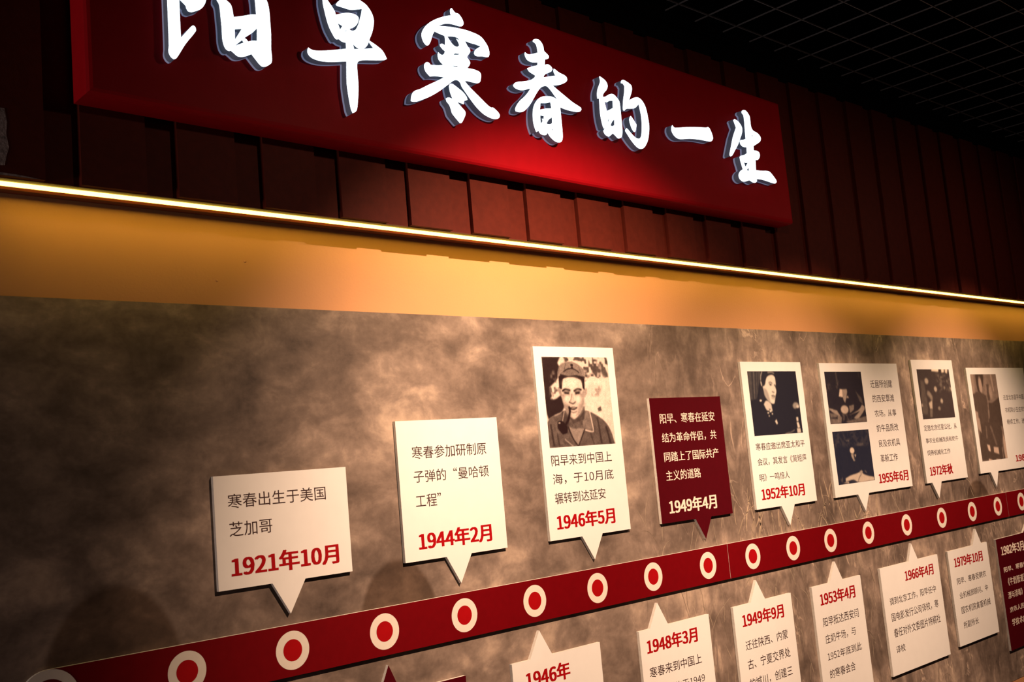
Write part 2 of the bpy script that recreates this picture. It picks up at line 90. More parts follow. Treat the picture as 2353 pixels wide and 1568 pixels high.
CARDS = [
 ('c1921','white',[0.9882, 1.3045, 1.4678, 1.696],[(1.1079, 1.467), (1.1465, 1.4014), (1.1861, 1.4673)],[
   ('寒春出生于美国', 't', 1.0175, 1.2489, 1.6287, 1.658),
   ('芝加哥', 't', 1.0181, 1.1151, 1.572, 1.6017),
   ('1921年10月', 'd', 1.0175, 1.2726, 1.4899, 1.533),
  ],[
  ]),
 ('c1944','white',[1.4485, 1.7628, 1.4675, 1.7926],[(1.5689, 1.4668), (1.607, 1.4017), (1.6461, 1.4669)],[
   ('寒春参加研制原', 't', 1.4897, 1.7196, 1.7019, 1.7319),
   ('子弹的“曼哈顿', 't', 1.4898, 1.7215, 1.6468, 1.6753),
   ('工程”', 't', 1.4907, 1.5661, 1.5894, 1.6194),
   ('1944年2月', 'd', 1.4901, 1.715, 1.4894, 1.5331),
  ],[
  ]),
 ('c1946a','white',[1.9118, 2.2248, 1.4668, 1.9762],[(2.0302, 1.4662), (2.0705, 1.402), (2.1095, 1.4661)],[
   ('阳早来到中国上', 't', 1.9414, 2.1752, 1.6575, 1.6866),
   ('海，于10月底', 't', 1.9406, 2.1755, 1.6086, 1.6372),
   ('辗转到达延安', 't', 1.9421, 2.1363, 1.5584, 1.5875),
   ('1946年5月', 'd', 1.9406, 2.1654, 1.4896, 1.5325),
  ],[
   ('man_cap',[1.9403, 2.1971, 1.7061, 1.9483],[
    ('p',[(-0.001,0),(0.267,-0.002),(0.225,0.067),(0.252,0.116),(0.204,0.24),(0.078,0.338),(0.098,0.436),(0.005,0.544),(-0.006,0.239)],0.02,0.08),
    ('n',[(0.085,0.154),(0.28,0.154),(0.245,0.439),(0.138,0.511),(0.066,0.436)],0.02,0.3),
    ('p',[(-0.005,0.434),(0.126,0.474),(0.23,0.426),(0.281,0.539),(0.223,0.611),(0.121,0.645),(0.019,0.69),(-0.002,0.605)],0.02,0.07),
    ('n',[(0.234,-0.002),(0.955,-0.009),(1.016,0.063),(0.993,0.232),(0.849,0.244),(0.712,0.218),(0.617,0.281),(0.617,0.154),(0.543,0.065),(0.326,0.054)],0.01,0.25),
    ('n',[(0.662,0.332),(0.872,0.334),(0.821,0.449),(0.682,0.447)],0.03,0.6),
    ('p',[(0.767,0.588),(0.823,0.564),(0.833,0.616),(0.779,0.627)],0.01,0.3),
    ('p',[(-0.006,0.738),(0.053,0.673),(0.187,0.635),(0.257,0.6),(0.591,0.609),(0.739,0.664),(0.869,0.744),(0.943,0.849),(0.993,1.005),(-0.003,1.001)],0.01,0.3),
    ('l',[(0.044,0.752),(0.065,0.971)],0.012,0.15),
    ('l',[(0.751,0.702),(0.783,0.982)],0.012,0.18),
    ('l',[(0.877,0.809),(0.923,0.989)],0.015,0.16),
    ('l',[(0.625,0.874),(0.661,0.989)],0.01,0.2),
    ('l',[(0.128,0.852),(0.143,0.987)],0.01,0.18),
    ('p',[(0.323,0.602),(0.572,0.558),(0.548,0.746),(0.464,0.805),(0.341,0.788),(0.295,0.687)],0.012,0.3),
    ('p',[(0.301,0.774),(0.364,0.801),(0.548,0.808),(0.484,0.905),(0.421,1.001),(0.351,0.899)],0.012,0.5),
    ('p',[(0.583,0.609),(0.641,0.623),(0.672,0.801),(0.654,0.85),(0.529,0.82),(0.519,0.745)],0.008,0.42),
    ('l',[(0.641,0.623),(0.671,0.813),(0.654,0.85),(0.529,0.822)],0.006,0.85),
    ('p',[(0.231,0.611),(0.29,0.601),(0.317,0.713),(0.277,0.834),(0.225,0.857),(0.182,0.806)],0.008,0.22),
    ('l',[(0.256,0.612),(0.217,0.722)],0.005,0.7),
    ('l',[(0.299,0.786),(0.35,0.911),(0.421,1.004)],0.008,0.1),
    ('l',[(0.538,0.82),(0.421,1.004)],0.008,0.12),
    ('l',[(0.233,0.918),(0.339,0.997)],0.006,0.6),
    ('p',[(0.216,0.34),(0.233,0.241),(0.306,0.21),(0.441,0.204),(0.572,0.236),(0.602,0.293),(0.589,0.395),(0.569,0.495),(0.535,0.582),(0.465,0.662),(0.393,0.7),(0.333,0.676),(0.29,0.601),(0.26,0.513),(0.236,0.439)],0.008,0.8),
    ('p',[(0.248,0.414),(0.302,0.44),(0.314,0.539),(0.33,0.614),(0.386,0.696),(0.327,0.676),(0.282,0.6),(0.252,0.513)],0.015,0.5),
    ('p',[(0.511,0.444),(0.592,0.369),(0.567,0.508),(0.529,0.588),(0.466,0.655),(0.496,0.556)],0.015,0.6),
    ('p',[(0.196,0.339),(0.225,0.335),(0.244,0.389),(0.247,0.445),(0.221,0.429),(0.202,0.389)],0.006,0.55),
    ('p',[(0.599,0.357),(0.631,0.36),(0.627,0.42),(0.586,0.464),(0.575,0.445)],0.006,0.65),
    ('p',[(0.222,0.203),(0.255,0.222),(0.28,0.26),(0.251,0.365),(0.217,0.346)],0.006,0.04),
    ('p',[(0.54,0.217),(0.612,0.217),(0.596,0.376),(0.57,0.356),(0.561,0.293)],0.006,0.04),
    ('p',[(0.228,0.206),(0.308,0.194),(0.442,0.189),(0.617,0.217),(0.592,0.278),(0.454,0.232),(0.303,0.239),(0.256,0.28)],0.006,0.05),
    ('p',[(0.202,0.253),(0.218,0.154),(0.255,0.091),(0.325,0.06),(0.426,0.053),(0.524,0.08),(0.615,0.141),(0.622,0.249),(0.54,0.217),(0.442,0.192),(0.308,0.197),(0.237,0.21)],0.008,0.5),
    ('p',[(0.242,0.193),(0.331,0.147),(0.433,0.132),(0.53,0.164),(0.607,0.228),(0.473,0.212),(0.372,0.219),(0.266,0.206)],0.006,0.42),
    ('l',[(0.304,0.164),(0.365,0.136),(0.425,0.13),(0.49,0.147),(0.532,0.177)],0.006,0.1),
    ('l',[(0.25,0.198),(0.371,0.221),(0.473,0.212),(0.607,0.23)],0.006,0.08),
    ('l',[(0.245,0.104),(0.226,0.191)],0.004,0.3),
    ('l',[(0.349,0.069),(0.313,0.154)],0.004,0.35),
    ('l',[(0.538,0.103),(0.569,0.192)],0.004,0.3),
    ('e',[(0.435,0.093),(0.455,0.093),(0.433,0.108)],0.004,0.05),
    ('e',[(0.436,0.12),(0.453,0.12),(0.435,0.131)],0.004,0.05),
    ('p',[(0.261,0.371),(0.373,0.366),(0.362,0.422),(0.279,0.427)],0.03,0.42),
    ('p',[(0.432,0.373),(0.538,0.369),(0.523,0.425),(0.445,0.43)],0.03,0.42),
    ('l',[(0.263,0.38),(0.304,0.361),(0.372,0.374)],0.009,0.05),
    ('p',[(0.283,0.393),(0.355,0.404),(0.343,0.42),(0.291,0.412)],0.006,0.06),
    ('l',[(0.434,0.383),(0.488,0.36),(0.541,0.371)],0.009,0.05),
    ('p',[(0.449,0.4),(0.52,0.396),(0.508,0.415),(0.453,0.419)],0.006,0.06),
    ('p',[(0.281,0.477),(0.331,0.54),(0.335,0.614),(0.38,0.678),(0.315,0.663),(0.278,0.588)],0.05,0.55),
    ('p',[(0.504,0.494),(0.582,0.445),(0.554,0.57),(0.484,0.65),(0.436,0.655)],0.05,0.6),
    ('e',[(0.314,0.477),(0.359,0.478),(0.309,0.515)],0.06,0.9),
    ('e',[(0.489,0.481),(0.526,0.482),(0.484,0.518)],0.06,0.95),
    ('e',[(0.412,0.298),(0.513,0.299),(0.405,0.348)],0.08,0.95),
    ('e',[(0.39,0.666),(0.423,0.667),(0.387,0.684)],0.03,0.8),
    ('l',[(0.396,0.417),(0.375,0.479),(0.348,0.509)],0.006,0.5),
    ('l',[(0.348,0.509),(0.399,0.526),(0.438,0.507)],0.007,0.3),
    ('l',[(0.431,0.405),(0.429,0.492)],0.004,0.92),
    ('p',[(0.34,0.569),(0.395,0.56),(0.464,0.568),(0.431,0.592),(0.39,0.598),(0.354,0.59)],0.006,0.18),
    ('p',[(0.367,0.57),(0.44,0.57),(0.426,0.578),(0.376,0.579)],0.003,0.7),
    ('l',[(0.358,0.615),(0.395,0.626),(0.441,0.615)],0.008,0.5),
    ('p',[(0.301,0.644),(0.393,0.705),(0.481,0.671),(0.561,0.608),(0.547,0.708),(0.37,0.752)],0.012,0.22),
    ('l',[(0.337,0.567),(0.341,0.614),(0.307,0.7),(0.271,0.748)],0.014,0.03),
    ('p',[(0.148,0.719),(0.218,0.715),(0.284,0.779),(0.278,0.847),(0.208,0.862),(0.143,0.792)],0.006,0.03),
    ('e',[(0.172,0.735),(0.188,0.735),(0.17,0.744)],0.004,0.7),
   ]),
  ]),
 ('c1949m','maroon',[2.3601, 2.7004, 1.4672, 1.8298],[(2.5152, 1.467), (2.5548, 1.4044), (2.5918, 1.4662)],[
   ('阳早、寒春在延安', 'b', 2.3989, 2.6613, 1.7538, 1.784),
   ('结为革命伴侣，共', 'b', 2.3992, 2.6608, 1.6978, 1.7266),
   ('同踏上了国际共产', 'b', 2.4001, 2.6619, 1.6416, 1.6706),
   ('主义的道路', 'b', 2.3999, 2.5632, 1.5868, 1.6164),
   ('1949年4月', 'd', 2.3991, 2.6252, 1.4893, 1.533),
  ],[
  ]),
 ('c1952','white',[2.8273, 3.1782, 1.466, 1.9397],[(2.9653, 1.4654), (3.0029, 1.4012), (3.0421, 1.4659)],[
   ('寒春应邀出席亚太和平', 't', 2.8603, 3.1438, 1.6508, 1.675),
   ('会议，其发言《简短声', 't', 2.8608, 3.1442, 1.6019, 1.6267),
   ('明》一鸣惊人', 't', 2.8618, 3.0315, 1.5521, 1.5759),
   ('1952年10月', 'd', 2.8618, 3.1102, 1.4898, 1.5317),
  ],[
   ('woman_mic',[2.8609, 3.1422, 1.6984, 1.9083],[
    ('p',[(-0,-0.003),(0.264,-0.003),(0.229,0.118),(0.165,0.326),(0.127,0.429),(-0.002,0.452)],0.02,0.16),
    ('l',[(0.091,0.004),(0.061,0.427)],0.012,0.08),
    ('l',[(0.157,0.004),(0.113,0.411)],0.012,0.08),
    ('l',[(0.124,0.004),(0.09,0.42)],0.006,0.24),
    ('l',[(0.213,0.004),(0.164,0.291)],0.01,0.1),
    ('p',[(0.259,-0.003),(0.485,-0.003),(0.537,0.031),(0.549,0.067),(0.476,0.053),(0.393,0.075),(0.358,0.119),(0.325,0.224),(0.292,0.328),(0.304,0.433),(0.232,0.466),(0.182,0.43),(0.219,0.257),(0.243,0.1)],0.01,0.05),
    ('l',[(0.413,0.018),(0.483,0.012),(0.532,0.031)],0.01,0.35),
    ('l',[(0.291,0.009),(0.262,0.066),(0.249,0.135)],0.008,0.5),
    ('l',[(0.249,0.17),(0.256,0.219)],0.01,0.7),
    ('p',[(0.349,0.145),(0.379,0.093),(0.441,0.062),(0.509,0.062),(0.545,0.094),(0.549,0.165),(0.544,0.227),(0.53,0.262),(0.542,0.298),(0.537,0.342),(0.52,0.377),(0.507,0.412),(0.491,0.465),(0.475,0.508),(0.439,0.516),(0.386,0.488),(0.337,0.443),(0.301,0.381),(0.289,0.311),(0.272,0.241),(0.314,0.224),(0.336,0.189)],0.008,0.82),
    ('p',[(0.286,0.258),(0.348,0.294),(0.38,0.383),(0.398,0.488),(0.327,0.434),(0.293,0.363)],0.025,0.55),
    ('p',[(0.409,0.197),(0.454,0.201),(0.464,0.221),(0.429,0.229)],0.006,0.1),
    ('l',[(0.409,0.179),(0.446,0.174),(0.472,0.19)],0.008,0.35),
    ('l',[(0.52,0.219),(0.537,0.24)],0.01,0.12),
    ('p',[(0.454,0.312),(0.502,0.332),(0.488,0.348),(0.443,0.329)],0.008,0.3),
    ('p',[(0.425,0.385),(0.472,0.374),(0.507,0.39),(0.489,0.419),(0.445,0.404)],0.006,0.1),
    ('l',[(0.456,0.395),(0.49,0.396)],0.004,0.8),
    ('l',[(0.431,0.423),(0.485,0.442)],0.01,0.6),
    ('p',[(0.299,0.468),(0.344,0.469),(0.405,0.515),(0.418,0.634),(0.344,0.618),(0.3,0.608),(0.255,0.519)],0.01,0.72),
    ('p',[(0.326,0.587),(0.392,0.602),(0.356,0.614)],0.006,0.05),
    ('e',[(0.335,0.605),(0.351,0.605),(0.332,0.619)],0.004,0.8),
    ('e',[(0.376,0.632),(0.396,0.633),(0.374,0.645)],0.004,0.85),
    ('e',[(0.325,0.654),(0.343,0.655),(0.323,0.666)],0.004,0.8),
    ('e',[(0.406,0.673),(0.419,0.673),(0.404,0.686)],0.004,0.75),
    ('e',[(0.337,0.703),(0.349,0.704),(0.336,0.715)],0.004,0.6),
    ('e',[(0.202,0.459),(0.224,0.459),(0.2,0.473)],0.006,0.9),
    ('p',[(0.442,0.792),(0.476,0.759),(0.495,0.83),(0.47,0.843)],0.006,0.8),
    ('e',[(0.918,0.561),(0.984,0.563),(0.909,0.615)],0.02,0.45),
    ('e',[(0.955,0.576),(0.984,0.577),(0.952,0.599)],0.01,0.75),
    ('p',[(0.905,0.602),(0.99,0.6),(0.973,0.703),(0.913,0.701)],0.015,0.04),
    ('p',[(0.894,0.747),(0.936,0.745),(0.934,0.809),(0.895,0.812)],0.006,0.75),
    ('p',[(0.892,0.827),(0.934,0.827),(0.953,0.911),(0.902,0.917)],0.006,0.78),
    ('p',[(0.882,0.925),(0.958,0.926),(0.963,1.001),(0.882,0.999)],0.008,0.7),
    ('l',[(0.629,0.997),(0.749,0.979),(0.824,0.952)],0.006,0.3),
   ]),
  ]),
 ('c1955','white',[3.2964, 3.8508, 1.4654, 1.9376],[(3.4468, 1.4648), (3.4869, 1.4024), (3.5239, 1.4661)],[
   ('迁居所创建', 't', 3.6332, 3.795, 1.8455, 1.8746),
   ('的西安草滩', 't', 3.636, 3.7961, 1.7909, 1.8199),
   ('农场，从事', 't', 3.6371, 3.7981, 1.7357, 1.7622),
   ('奶牛品质改', 't', 3.6373, 3.7994, 1.6801, 1.7079),
   ('良及农机具', 't', 3.6386, 3.7974, 1.6235, 1.6516),
   ('革新工作', 't', 3.6366, 3.7646, 1.5677, 1.5966),
   ('1955年6月', 'd', 3.6055, 3.8271, 1.4897, 1.5315),
  ],[
   ('desk_work',[3.3236, 3.5745, 1.7206, 1.9064],[
    ('l',[(0.3,0.007),(0.311,0.249)],0.02,0.16),
    ('l',[(0.921,0.008),(0.929,0.118)],0.01,0.14),
    ('n',[(-0.032,0.245),(0.365,0.172),(0.311,0.327),(0.01,0.379)],0.03,0.14),
    ('p',[(0.356,0.337),(0.419,0.343),(0.412,0.496),(0.309,0.477)],0.008,0.85),
    ('p',[(0.416,0.343),(0.546,0.341),(0.544,0.409),(0.461,0.607),(0.422,0.552),(0.414,0.445)],0.01,0.5),
    ('p',[(0.551,0.466),(0.573,0.519),(0.507,0.508)],0.006,0.6),
    ('e',[(0.42,0.737),(0.522,0.74),(0.406,0.818)],0.015,0.68),
    ('p',[(0.014,0.694),(0.21,0.749),(0.295,0.872),(0.17,0.824),(0.003,0.722)],0.01,0.5),
    ('p',[(0.017,0.789),(0.185,0.815),(0.214,0.875),(0.015,0.879)],0.015,0.3),
    ('p',[(0.012,0.894),(0.208,0.911),(0.192,1.002),(0.007,0.998)],0.02,0.32),
    ('p',[(0.219,0.845),(0.321,0.878),(0.286,0.996),(0.18,0.991)],0.01,0.38),
    ('p',[(0.573,0.837),(0.812,0.75),(0.915,0.655),(0.978,0.696),(0.967,0.755),(0.751,0.93),(0.643,0.908),(0.835,0.78)],0.01,0.52),
    ('p',[(0.549,0.668),(0.691,0.648),(0.673,0.745),(0.551,0.809)],0.012,0.38),
    ('p',[(0.781,0.384),(0.924,0.526),(0.956,0.661),(0.869,0.594)],0.015,0.22),
    ('p',[(0.413,0.968),(1.007,0.886),(0.999,1.005),(0.488,1.006)],0.015,0.3),
    ('n',[(0.331,0.82),(0.575,0.83),(0.583,0.937),(0.304,0.973)],0.02,0.2),
   ]),
   ('reader',[3.3269, 3.5754, 1.5074, 1.6932],[
    ('n',[(-0.004,-0.001),(0.997,0.001),(0.986,0.312),(-0.009,0.29)],0.05,0.1),
    ('l',[(0.339,0.184),(0.413,0.192)],0.008,0.3),
    ('l',[(0.629,0.279),(0.784,0.283)],0.02,0.2),
    ('e',[(0.47,0.384),(0.531,0.388),(0.459,0.441)],0.008,0.85),
    ('p',[(0.425,0.447),(0.504,0.45),(0.518,0.582),(0.481,0.587),(0.434,0.495)],0.006,0.55),
    ('p',[(0.517,0.462),(0.565,0.47),(0.537,0.521)],0.006,0.65),
    ('l',[(0.499,0.474),(0.507,0.56)],0.008,0.06),
    ('p',[(0.202,0.893),(0.338,0.853),(0.559,0.82),(0.643,0.784),(0.687,0.842),(0.795,0.892),(0.979,0.933),(0.99,0.999),(0.806,1.001),(0.526,0.996),(0.414,0.936),(0.198,0.958)],0.006,0.74),
    ('l',[(0.647,0.844),(0.571,0.917),(0.526,0.996)],0.008,0.35),
    ('p',[(0.313,0.99),(0.412,0.947),(0.5,0.985),(0.37,1.006)],0.008,0.08),
    ('p',[(0.583,0.817),(0.661,0.773),(0.697,0.813),(0.631,0.85)],0.008,0.55),
    ('n',[(0.059,0.901),(0.145,0.836),(0.184,0.913),(0.092,0.967)],0.01,0.2),
    ('p',[(0.124,0.972),(0.272,0.963),(0.281,0.995)],0.006,0.7),
    ('l',[(0.751,0.794),(0.792,0.83)],0.008,0.3),
   ]),
  ]),
 ('c1972','white',[3.9684, 4.323, 1.4666, 1.9536],[(4.0103, 1.4666), (4.0533, 1.4034), (4.0897, 1.4647)],[
   ('定居北京红星公社，从', 't', 4.0033, 4.2877, 1.6688, 1.693),
   ('事农业机械改良和奶牛', 't', 4.0042, 4.2847, 1.6205, 1.6408),
   ('饲养机械化工作', 't', 4.0032, 4.2, 1.5716, 1.5932),
   ('1972年秋', 'd', 4.0031, 4.1992, 1.4902, 1.5318),
  ],[
   ('group_outdoor',[4.007, 4.2848, 1.7161, 1.9154],[
    ('p',[(0.451,-0.01),(0.677,-0.01),(0.658,0.05),(0.45,0.035)],0.008,0.98),
    ('p',[(0.757,-0.01),(0.85,-0.01),(0.835,0.06),(0.756,0.068)],0.01,0.95),
    ('p',[(0.878,-0.01),(0.966,-0.01),(0.933,0.085),(0.872,0.065)],0.01,0.9),
    ('p',[(0.948,0.376),(1.019,0.373),(1.002,0.45),(0.95,0.453)],0.01,0.85),
    ('n',[(0.568,0.098),(1.002,0.1),(0.986,0.466),(0.589,0.458)],0.04,0.22),
    ('e',[(0.25,0.239),(0.307,0.239),(0.238,0.298)],0.02,0.58),
    ('e',[(0.497,0.405),(0.542,0.405),(0.485,0.46)],0.02,0.62),
    ('e',[(0.642,0.651),(0.68,0.652),(0.632,0.698)],0.02,0.62),
    ('e',[(0.538,0.799),(0.579,0.8),(0.531,0.834)],0.02,0.4),
    ('l',[(0.257,0.491),(0.308,0.531),(0.334,0.579)],0.04,0.4),
    ('p',[(0.235,0.679),(0.347,0.631),(0.325,0.803),(0.251,0.801)],0.01,0.68),
    ('p',[(0.251,0.801),(0.325,0.803),(0.287,0.97),(0.217,0.967)],0.02,0.3),
    ('p',[(0.067,0.214),(0.166,0.246),(0.197,0.607),(0.168,0.919),(-0.003,0.896)],0.04,0.2),
    ('e',[(0.027,0.719),(0.045,0.72),(0.021,0.75)],0.015,0.6),
    ('e',[(0.727,0.159),(0.758,0.159),(0.723,0.179)],0.02,0.3),
    ('e',[(0.675,0.315),(0.706,0.316),(0.665,0.363)],0.02,0.3),
    ('e',[(0.784,0.381),(0.815,0.382),(0.777,0.413)],0.02,0.35),
    ('e',[(0.889,0.245),(0.914,0.246),(0.883,0.274)],0.02,0.3),
   ]),
  ]),
 ('c1982a','white',[4.4458, 5.039, 1.4728, 1.9223],[(4.5431, 1.4726), (4.5845, 1.4074), (4.6197, 1.4716)],[
   ('迁至北京昌平中国', 't', 4.7785, 4.9957, 1.7774, 1.8012),
   ('农机院小王庄农场', 't', 4.778, 5.0034, 1.722, 1.7444),
   ('继续工作，进行', 't', 4.779, 5.0005, 1.6674, 1.6922),
   ('1982年', 'd', 4.8139, 5.011, 1.4996, 1.5345),
  ],[
   ('standing_pair',[4.479, 4.7324, 1.5224, 1.8942],[
    ('l',[(0.061,0.005),(0.017,0.231)],0.06,0.5),
    ('l',[(0.561,0.006),(0.531,0.237)],0.05,0.42),
    ('l',[(0.793,0.007),(0.82,0.191)],0.02,0.6),
    ('p',[(0.188,-0),(0.482,0),(0.477,0.05),(0.411,0.148),(0.306,0.23),(0.21,0.195),(0.184,0.098)],0.02,0.04),
    ('e',[(0.331,0.128),(0.396,0.128),(0.309,0.225)],0.03,0.62),
    ('p',[(0.002,0.231),(0.19,0.204),(0.403,0.231),(0.55,0.267),(0.425,0.605),(0.098,0.597),(-0.01,0.423)],0.02,0.14),
    ('p',[(0.572,0.119),(0.688,0.12),(0.624,0.317),(0.531,0.306)],0.02,0.15),
    ('e',[(0.694,0.209),(0.76,0.21),(0.672,0.288)],0.04,0.55),
    ('p',[(0.549,0.335),(0.714,0.338),(1.017,0.272),(0.993,0.623),(0.448,0.61)],0.02,0.1),
    ('l',[(0.522,0.256),(0.533,0.335),(0.499,0.505)],0.02,0.38),
    ('p',[(-0.023,0.418),(0.094,0.439),(0.088,0.601),(-0.045,0.598)],0.02,0.55),
    ('p',[(0.096,0.555),(0.87,0.573),(0.928,0.686),(0.864,0.851),(0.916,1.014),(0.014,0.99),(0.004,0.823)],0.02,0.12),
    ('p',[(-0.003,0.499),(0.117,0.512),(0.126,0.681),(0.025,0.629)],0.02,0.6),
    ('l',[(0.323,0.615),(0.301,0.735)],0.02,0.3),
    ('l',[(0.506,0.62),(0.631,0.822)],0.03,0.28),
    ('p',[(0.262,0.815),(0.366,0.829),(0.371,0.901),(0.292,0.887)],0.015,0.9),
    ('p',[(0.504,0.85),(0.686,0.863),(0.689,0.942),(0.492,0.913)],0.015,0.8),
    ('p',[(0.939,0.703),(1.027,0.834),(1.036,1.008),(0.903,1.003),(0.913,0.831)],0.02,0.75),
    ('l',[(0.834,0.872),(0.833,0.989)],0.012,0.5),
    ('p',[(0.256,0.978),(0.393,0.999),(0.378,1.031),(0.241,1.009)],0.02,0.95),
    ('p',[(0.545,0.994),(0.712,1.001),(0.699,1.028),(0.55,1.022)],0.02,0.95),
   ]),
  ]),
 ('m_left','maroon',[1.3233, 1.5971, 0.8154, 1.1898],[(1.3506, 1.2047), (1.3812, 1.2531), (1.41, 1.2037)],[
  ],[
  ]),
 ('l1946','white',[1.7432, 2.0575, 0.8154, 1.1879],[(1.8052, 1.1889), (1.8442, 1.2528), (1.8819, 1.1905)],[
   ('1946年', 'd', 1.7846, 1.9394, 1.1189, 1.1624),
  ],[
  ]),
 ('l1948','white',[2.2147, 2.5264, 0.8154, 1.1887],[(2.2619, 1.1908), (2.3035, 1.2538), (2.3409, 1.1917)],[
   ('1948年3月', 'd', 2.241, 2.4648, 1.1207, 1.1636),
   ('寒春来到中国上', 't', 2.2425, 2.4725, 1.0586, 1.0867),
   ('约于1949', 't', 2.3431, 2.4779, 1.0061, 1.0295),
  ],[
  ]),
 ('l1949','white',[2.6464, 2.9577, 0.8154, 1.1895],[(2.7377, 1.1904), (2.779, 1.2533), (2.8165, 1.1928)],[
   ('1949年9月', 'd', 2.6858, 2.9074, 1.1211, 1.1642),
   ('迁往陕西、内蒙', 't', 2.6891, 2.915, 1.0542, 1.0826),
   ('古、宁夏交界处', 't', 2.6892, 2.9168, 0.9973, 1.0276),
   ('的城川，创建三', 't', 2.6893, 2.9168, 0.9402, 0.9703),
  ],[
  ]),
 ('l1953','white',[3.0808, 3.3916, 0.8154, 1.1897],[(3.192, 1.1914), (3.2397, 1.2548), (3.2762, 1.1931)],[
   ('1953年4月', 'd', 3.1223, 3.3446, 1.1205, 1.1649),
   ('阳早抵达西安闫', 't', 3.1241, 3.3497, 1.0538, 1.0836),
   ('庄奶牛场，与', 't', 3.1255, 3.3165, 0.9987, 1.028),
   ('1952年底到此', 't', 3.1268, 3.3435, 0.944, 0.9711),
   ('的寒春会合', 't', 3.1283, 3.2878, 0.8863, 0.9157),
  ],[
  ]),
 ('l1966','white',[3.5278, 3.97, 0.8171, 1.1938],[(3.7416, 1.1955), (3.7784, 1.2576), (3.8135, 1.1962)],[
   ('1966年4月', 'd', 3.7007, 3.9229, 1.1247, 1.1672),
   ('调到北京工作，阳早任中', 't', 3.5686, 3.9222, 1.0573, 1.0846),
   ('国电影发行公司译校，寒', 't', 3.5677, 3.9263, 1.0003, 1.0308),
   ('春任对外文委图片特稿社', 't', 3.5703, 3.9271, 0.9446, 0.9756),
   ('译校', 't', 3.5713, 3.637, 0.8896, 0.915),
  ],[
  ]),
 ('l1979','white',[4.0556, 4.4092, 0.8292, 1.1937],[(4.2786, 1.1935), (4.324, 1.2559), (4.358, 1.1955)],[
   ('1979年10月', 'd', 4.0994, 4.3539, 1.1236, 1.1668),
   ('阳早、寒春受聘农', 't', 4.1019, 4.3628, 1.059, 1.0846),
   ('业机械部顾问、中', 't', 4.1068, 4.3622, 1.0037, 1.0282),
   ('国农机院禽畜机械', 't', 4.1058, 4.3682, 0.9461, 0.9739),
   ('所副所长', 't', 4.1077, 4.2401, 0.8896, 0.9157),
  ],[
  ]),
 ('l1982','maroon',[4.4971, 4.9263, 0.7366, 1.1936],[(4.7781, 1.192), (4.8203, 1.2269), (4.8463, 1.1921)],[
   ('1982年3月', 'd', 4.5322, 4.7651, 1.1195, 1.1631),
   ('阳早、寒春负责', 'b', 4.5333, 4.8086, 1.0508, 1.0739),
   ('《牛奶管道清洗', 'b', 4.5561, 4.7848, 0.9937, 1.0258),
   ('漂与消毒》获北', 'b', 4.5393, 4.7686, 0.9413, 0.9699),
   ('京市人民政府', 'b', 4.537, 4.7556, 0.8856, 0.9085),
   ('学技术成果奖', 'b', 4.5411, 4.7586, 0.8294, 0.8588),
  ],[
  ]),
]

# ---------------------------------------------------------------- helpers
def new_mat(name, col, rough=0.6, spec=0.4, noise=0.0, nscale=40.0, bump=0.0, bscale=200.0, emit=None, estr=0.0, coat=0.0):
    m = bpy.data.materials.new(name); m.use_nodes = True
    nt = m.node_tree; b = nt.nodes['Principled BSDF']
    b.inputs['Roughness'].default_value = rough
    b.inputs['Specular IOR Level'].default_value = spec
    b.inputs['Base Color'].default_value = (*col, 1)
    tc = nt.nodes.new('ShaderNodeTexCoord')
    if noise > 0:
        n = nt.nodes.new('ShaderNodeTexNoise'); n.inputs['Scale'].default_value = nscale; n.inputs['Detail'].default_value = 6
        nt.links.new(tc.outputs['Object'], n.inputs['Vector'])
        r = nt.nodes.new('ShaderNodeValToRGB')
        r.color_ramp.elements[0].position = 0.3; r.color_ramp.elements[1].position = 0.7
        r.color_ramp.elements[0].color = (*[c * (1 - noise) for c in col], 1)
        r.color_ramp.elements[1].color = (*[min(1, c * (1 + noise)) for c in col], 1)
        nt.links.new(n.outputs['Fac'], r.inputs['Fac']); nt.links.new(r.outputs['Color'], b.inputs['Base Color'])
    if bump > 0:
        n2 = nt.nodes.new('ShaderNodeTexNoise'); n2.inputs['Scale'].default_value = bscale; n2.inputs['Detail'].default_value = 3
        nt.links.new(tc.outputs['Object'], n2.inputs['Vector'])
        bp = nt.nodes.new('ShaderNodeBump'); bp.inputs['Strength'].default_value = bump; bp.inputs['Distance'].default_value = 0.002
        nt.links.new(n2.outputs['Fac'], bp.inputs['Height']); nt.links.new(bp.outputs['Normal'], b.inputs['Normal'])
    if emit:
        b.inputs['Emission Color'].default_value = (*emit, 1); b.inputs['Emission Strength'].default_value = estr
    if coat: b.inputs['Coat Weight'].default_value = coat
    return m

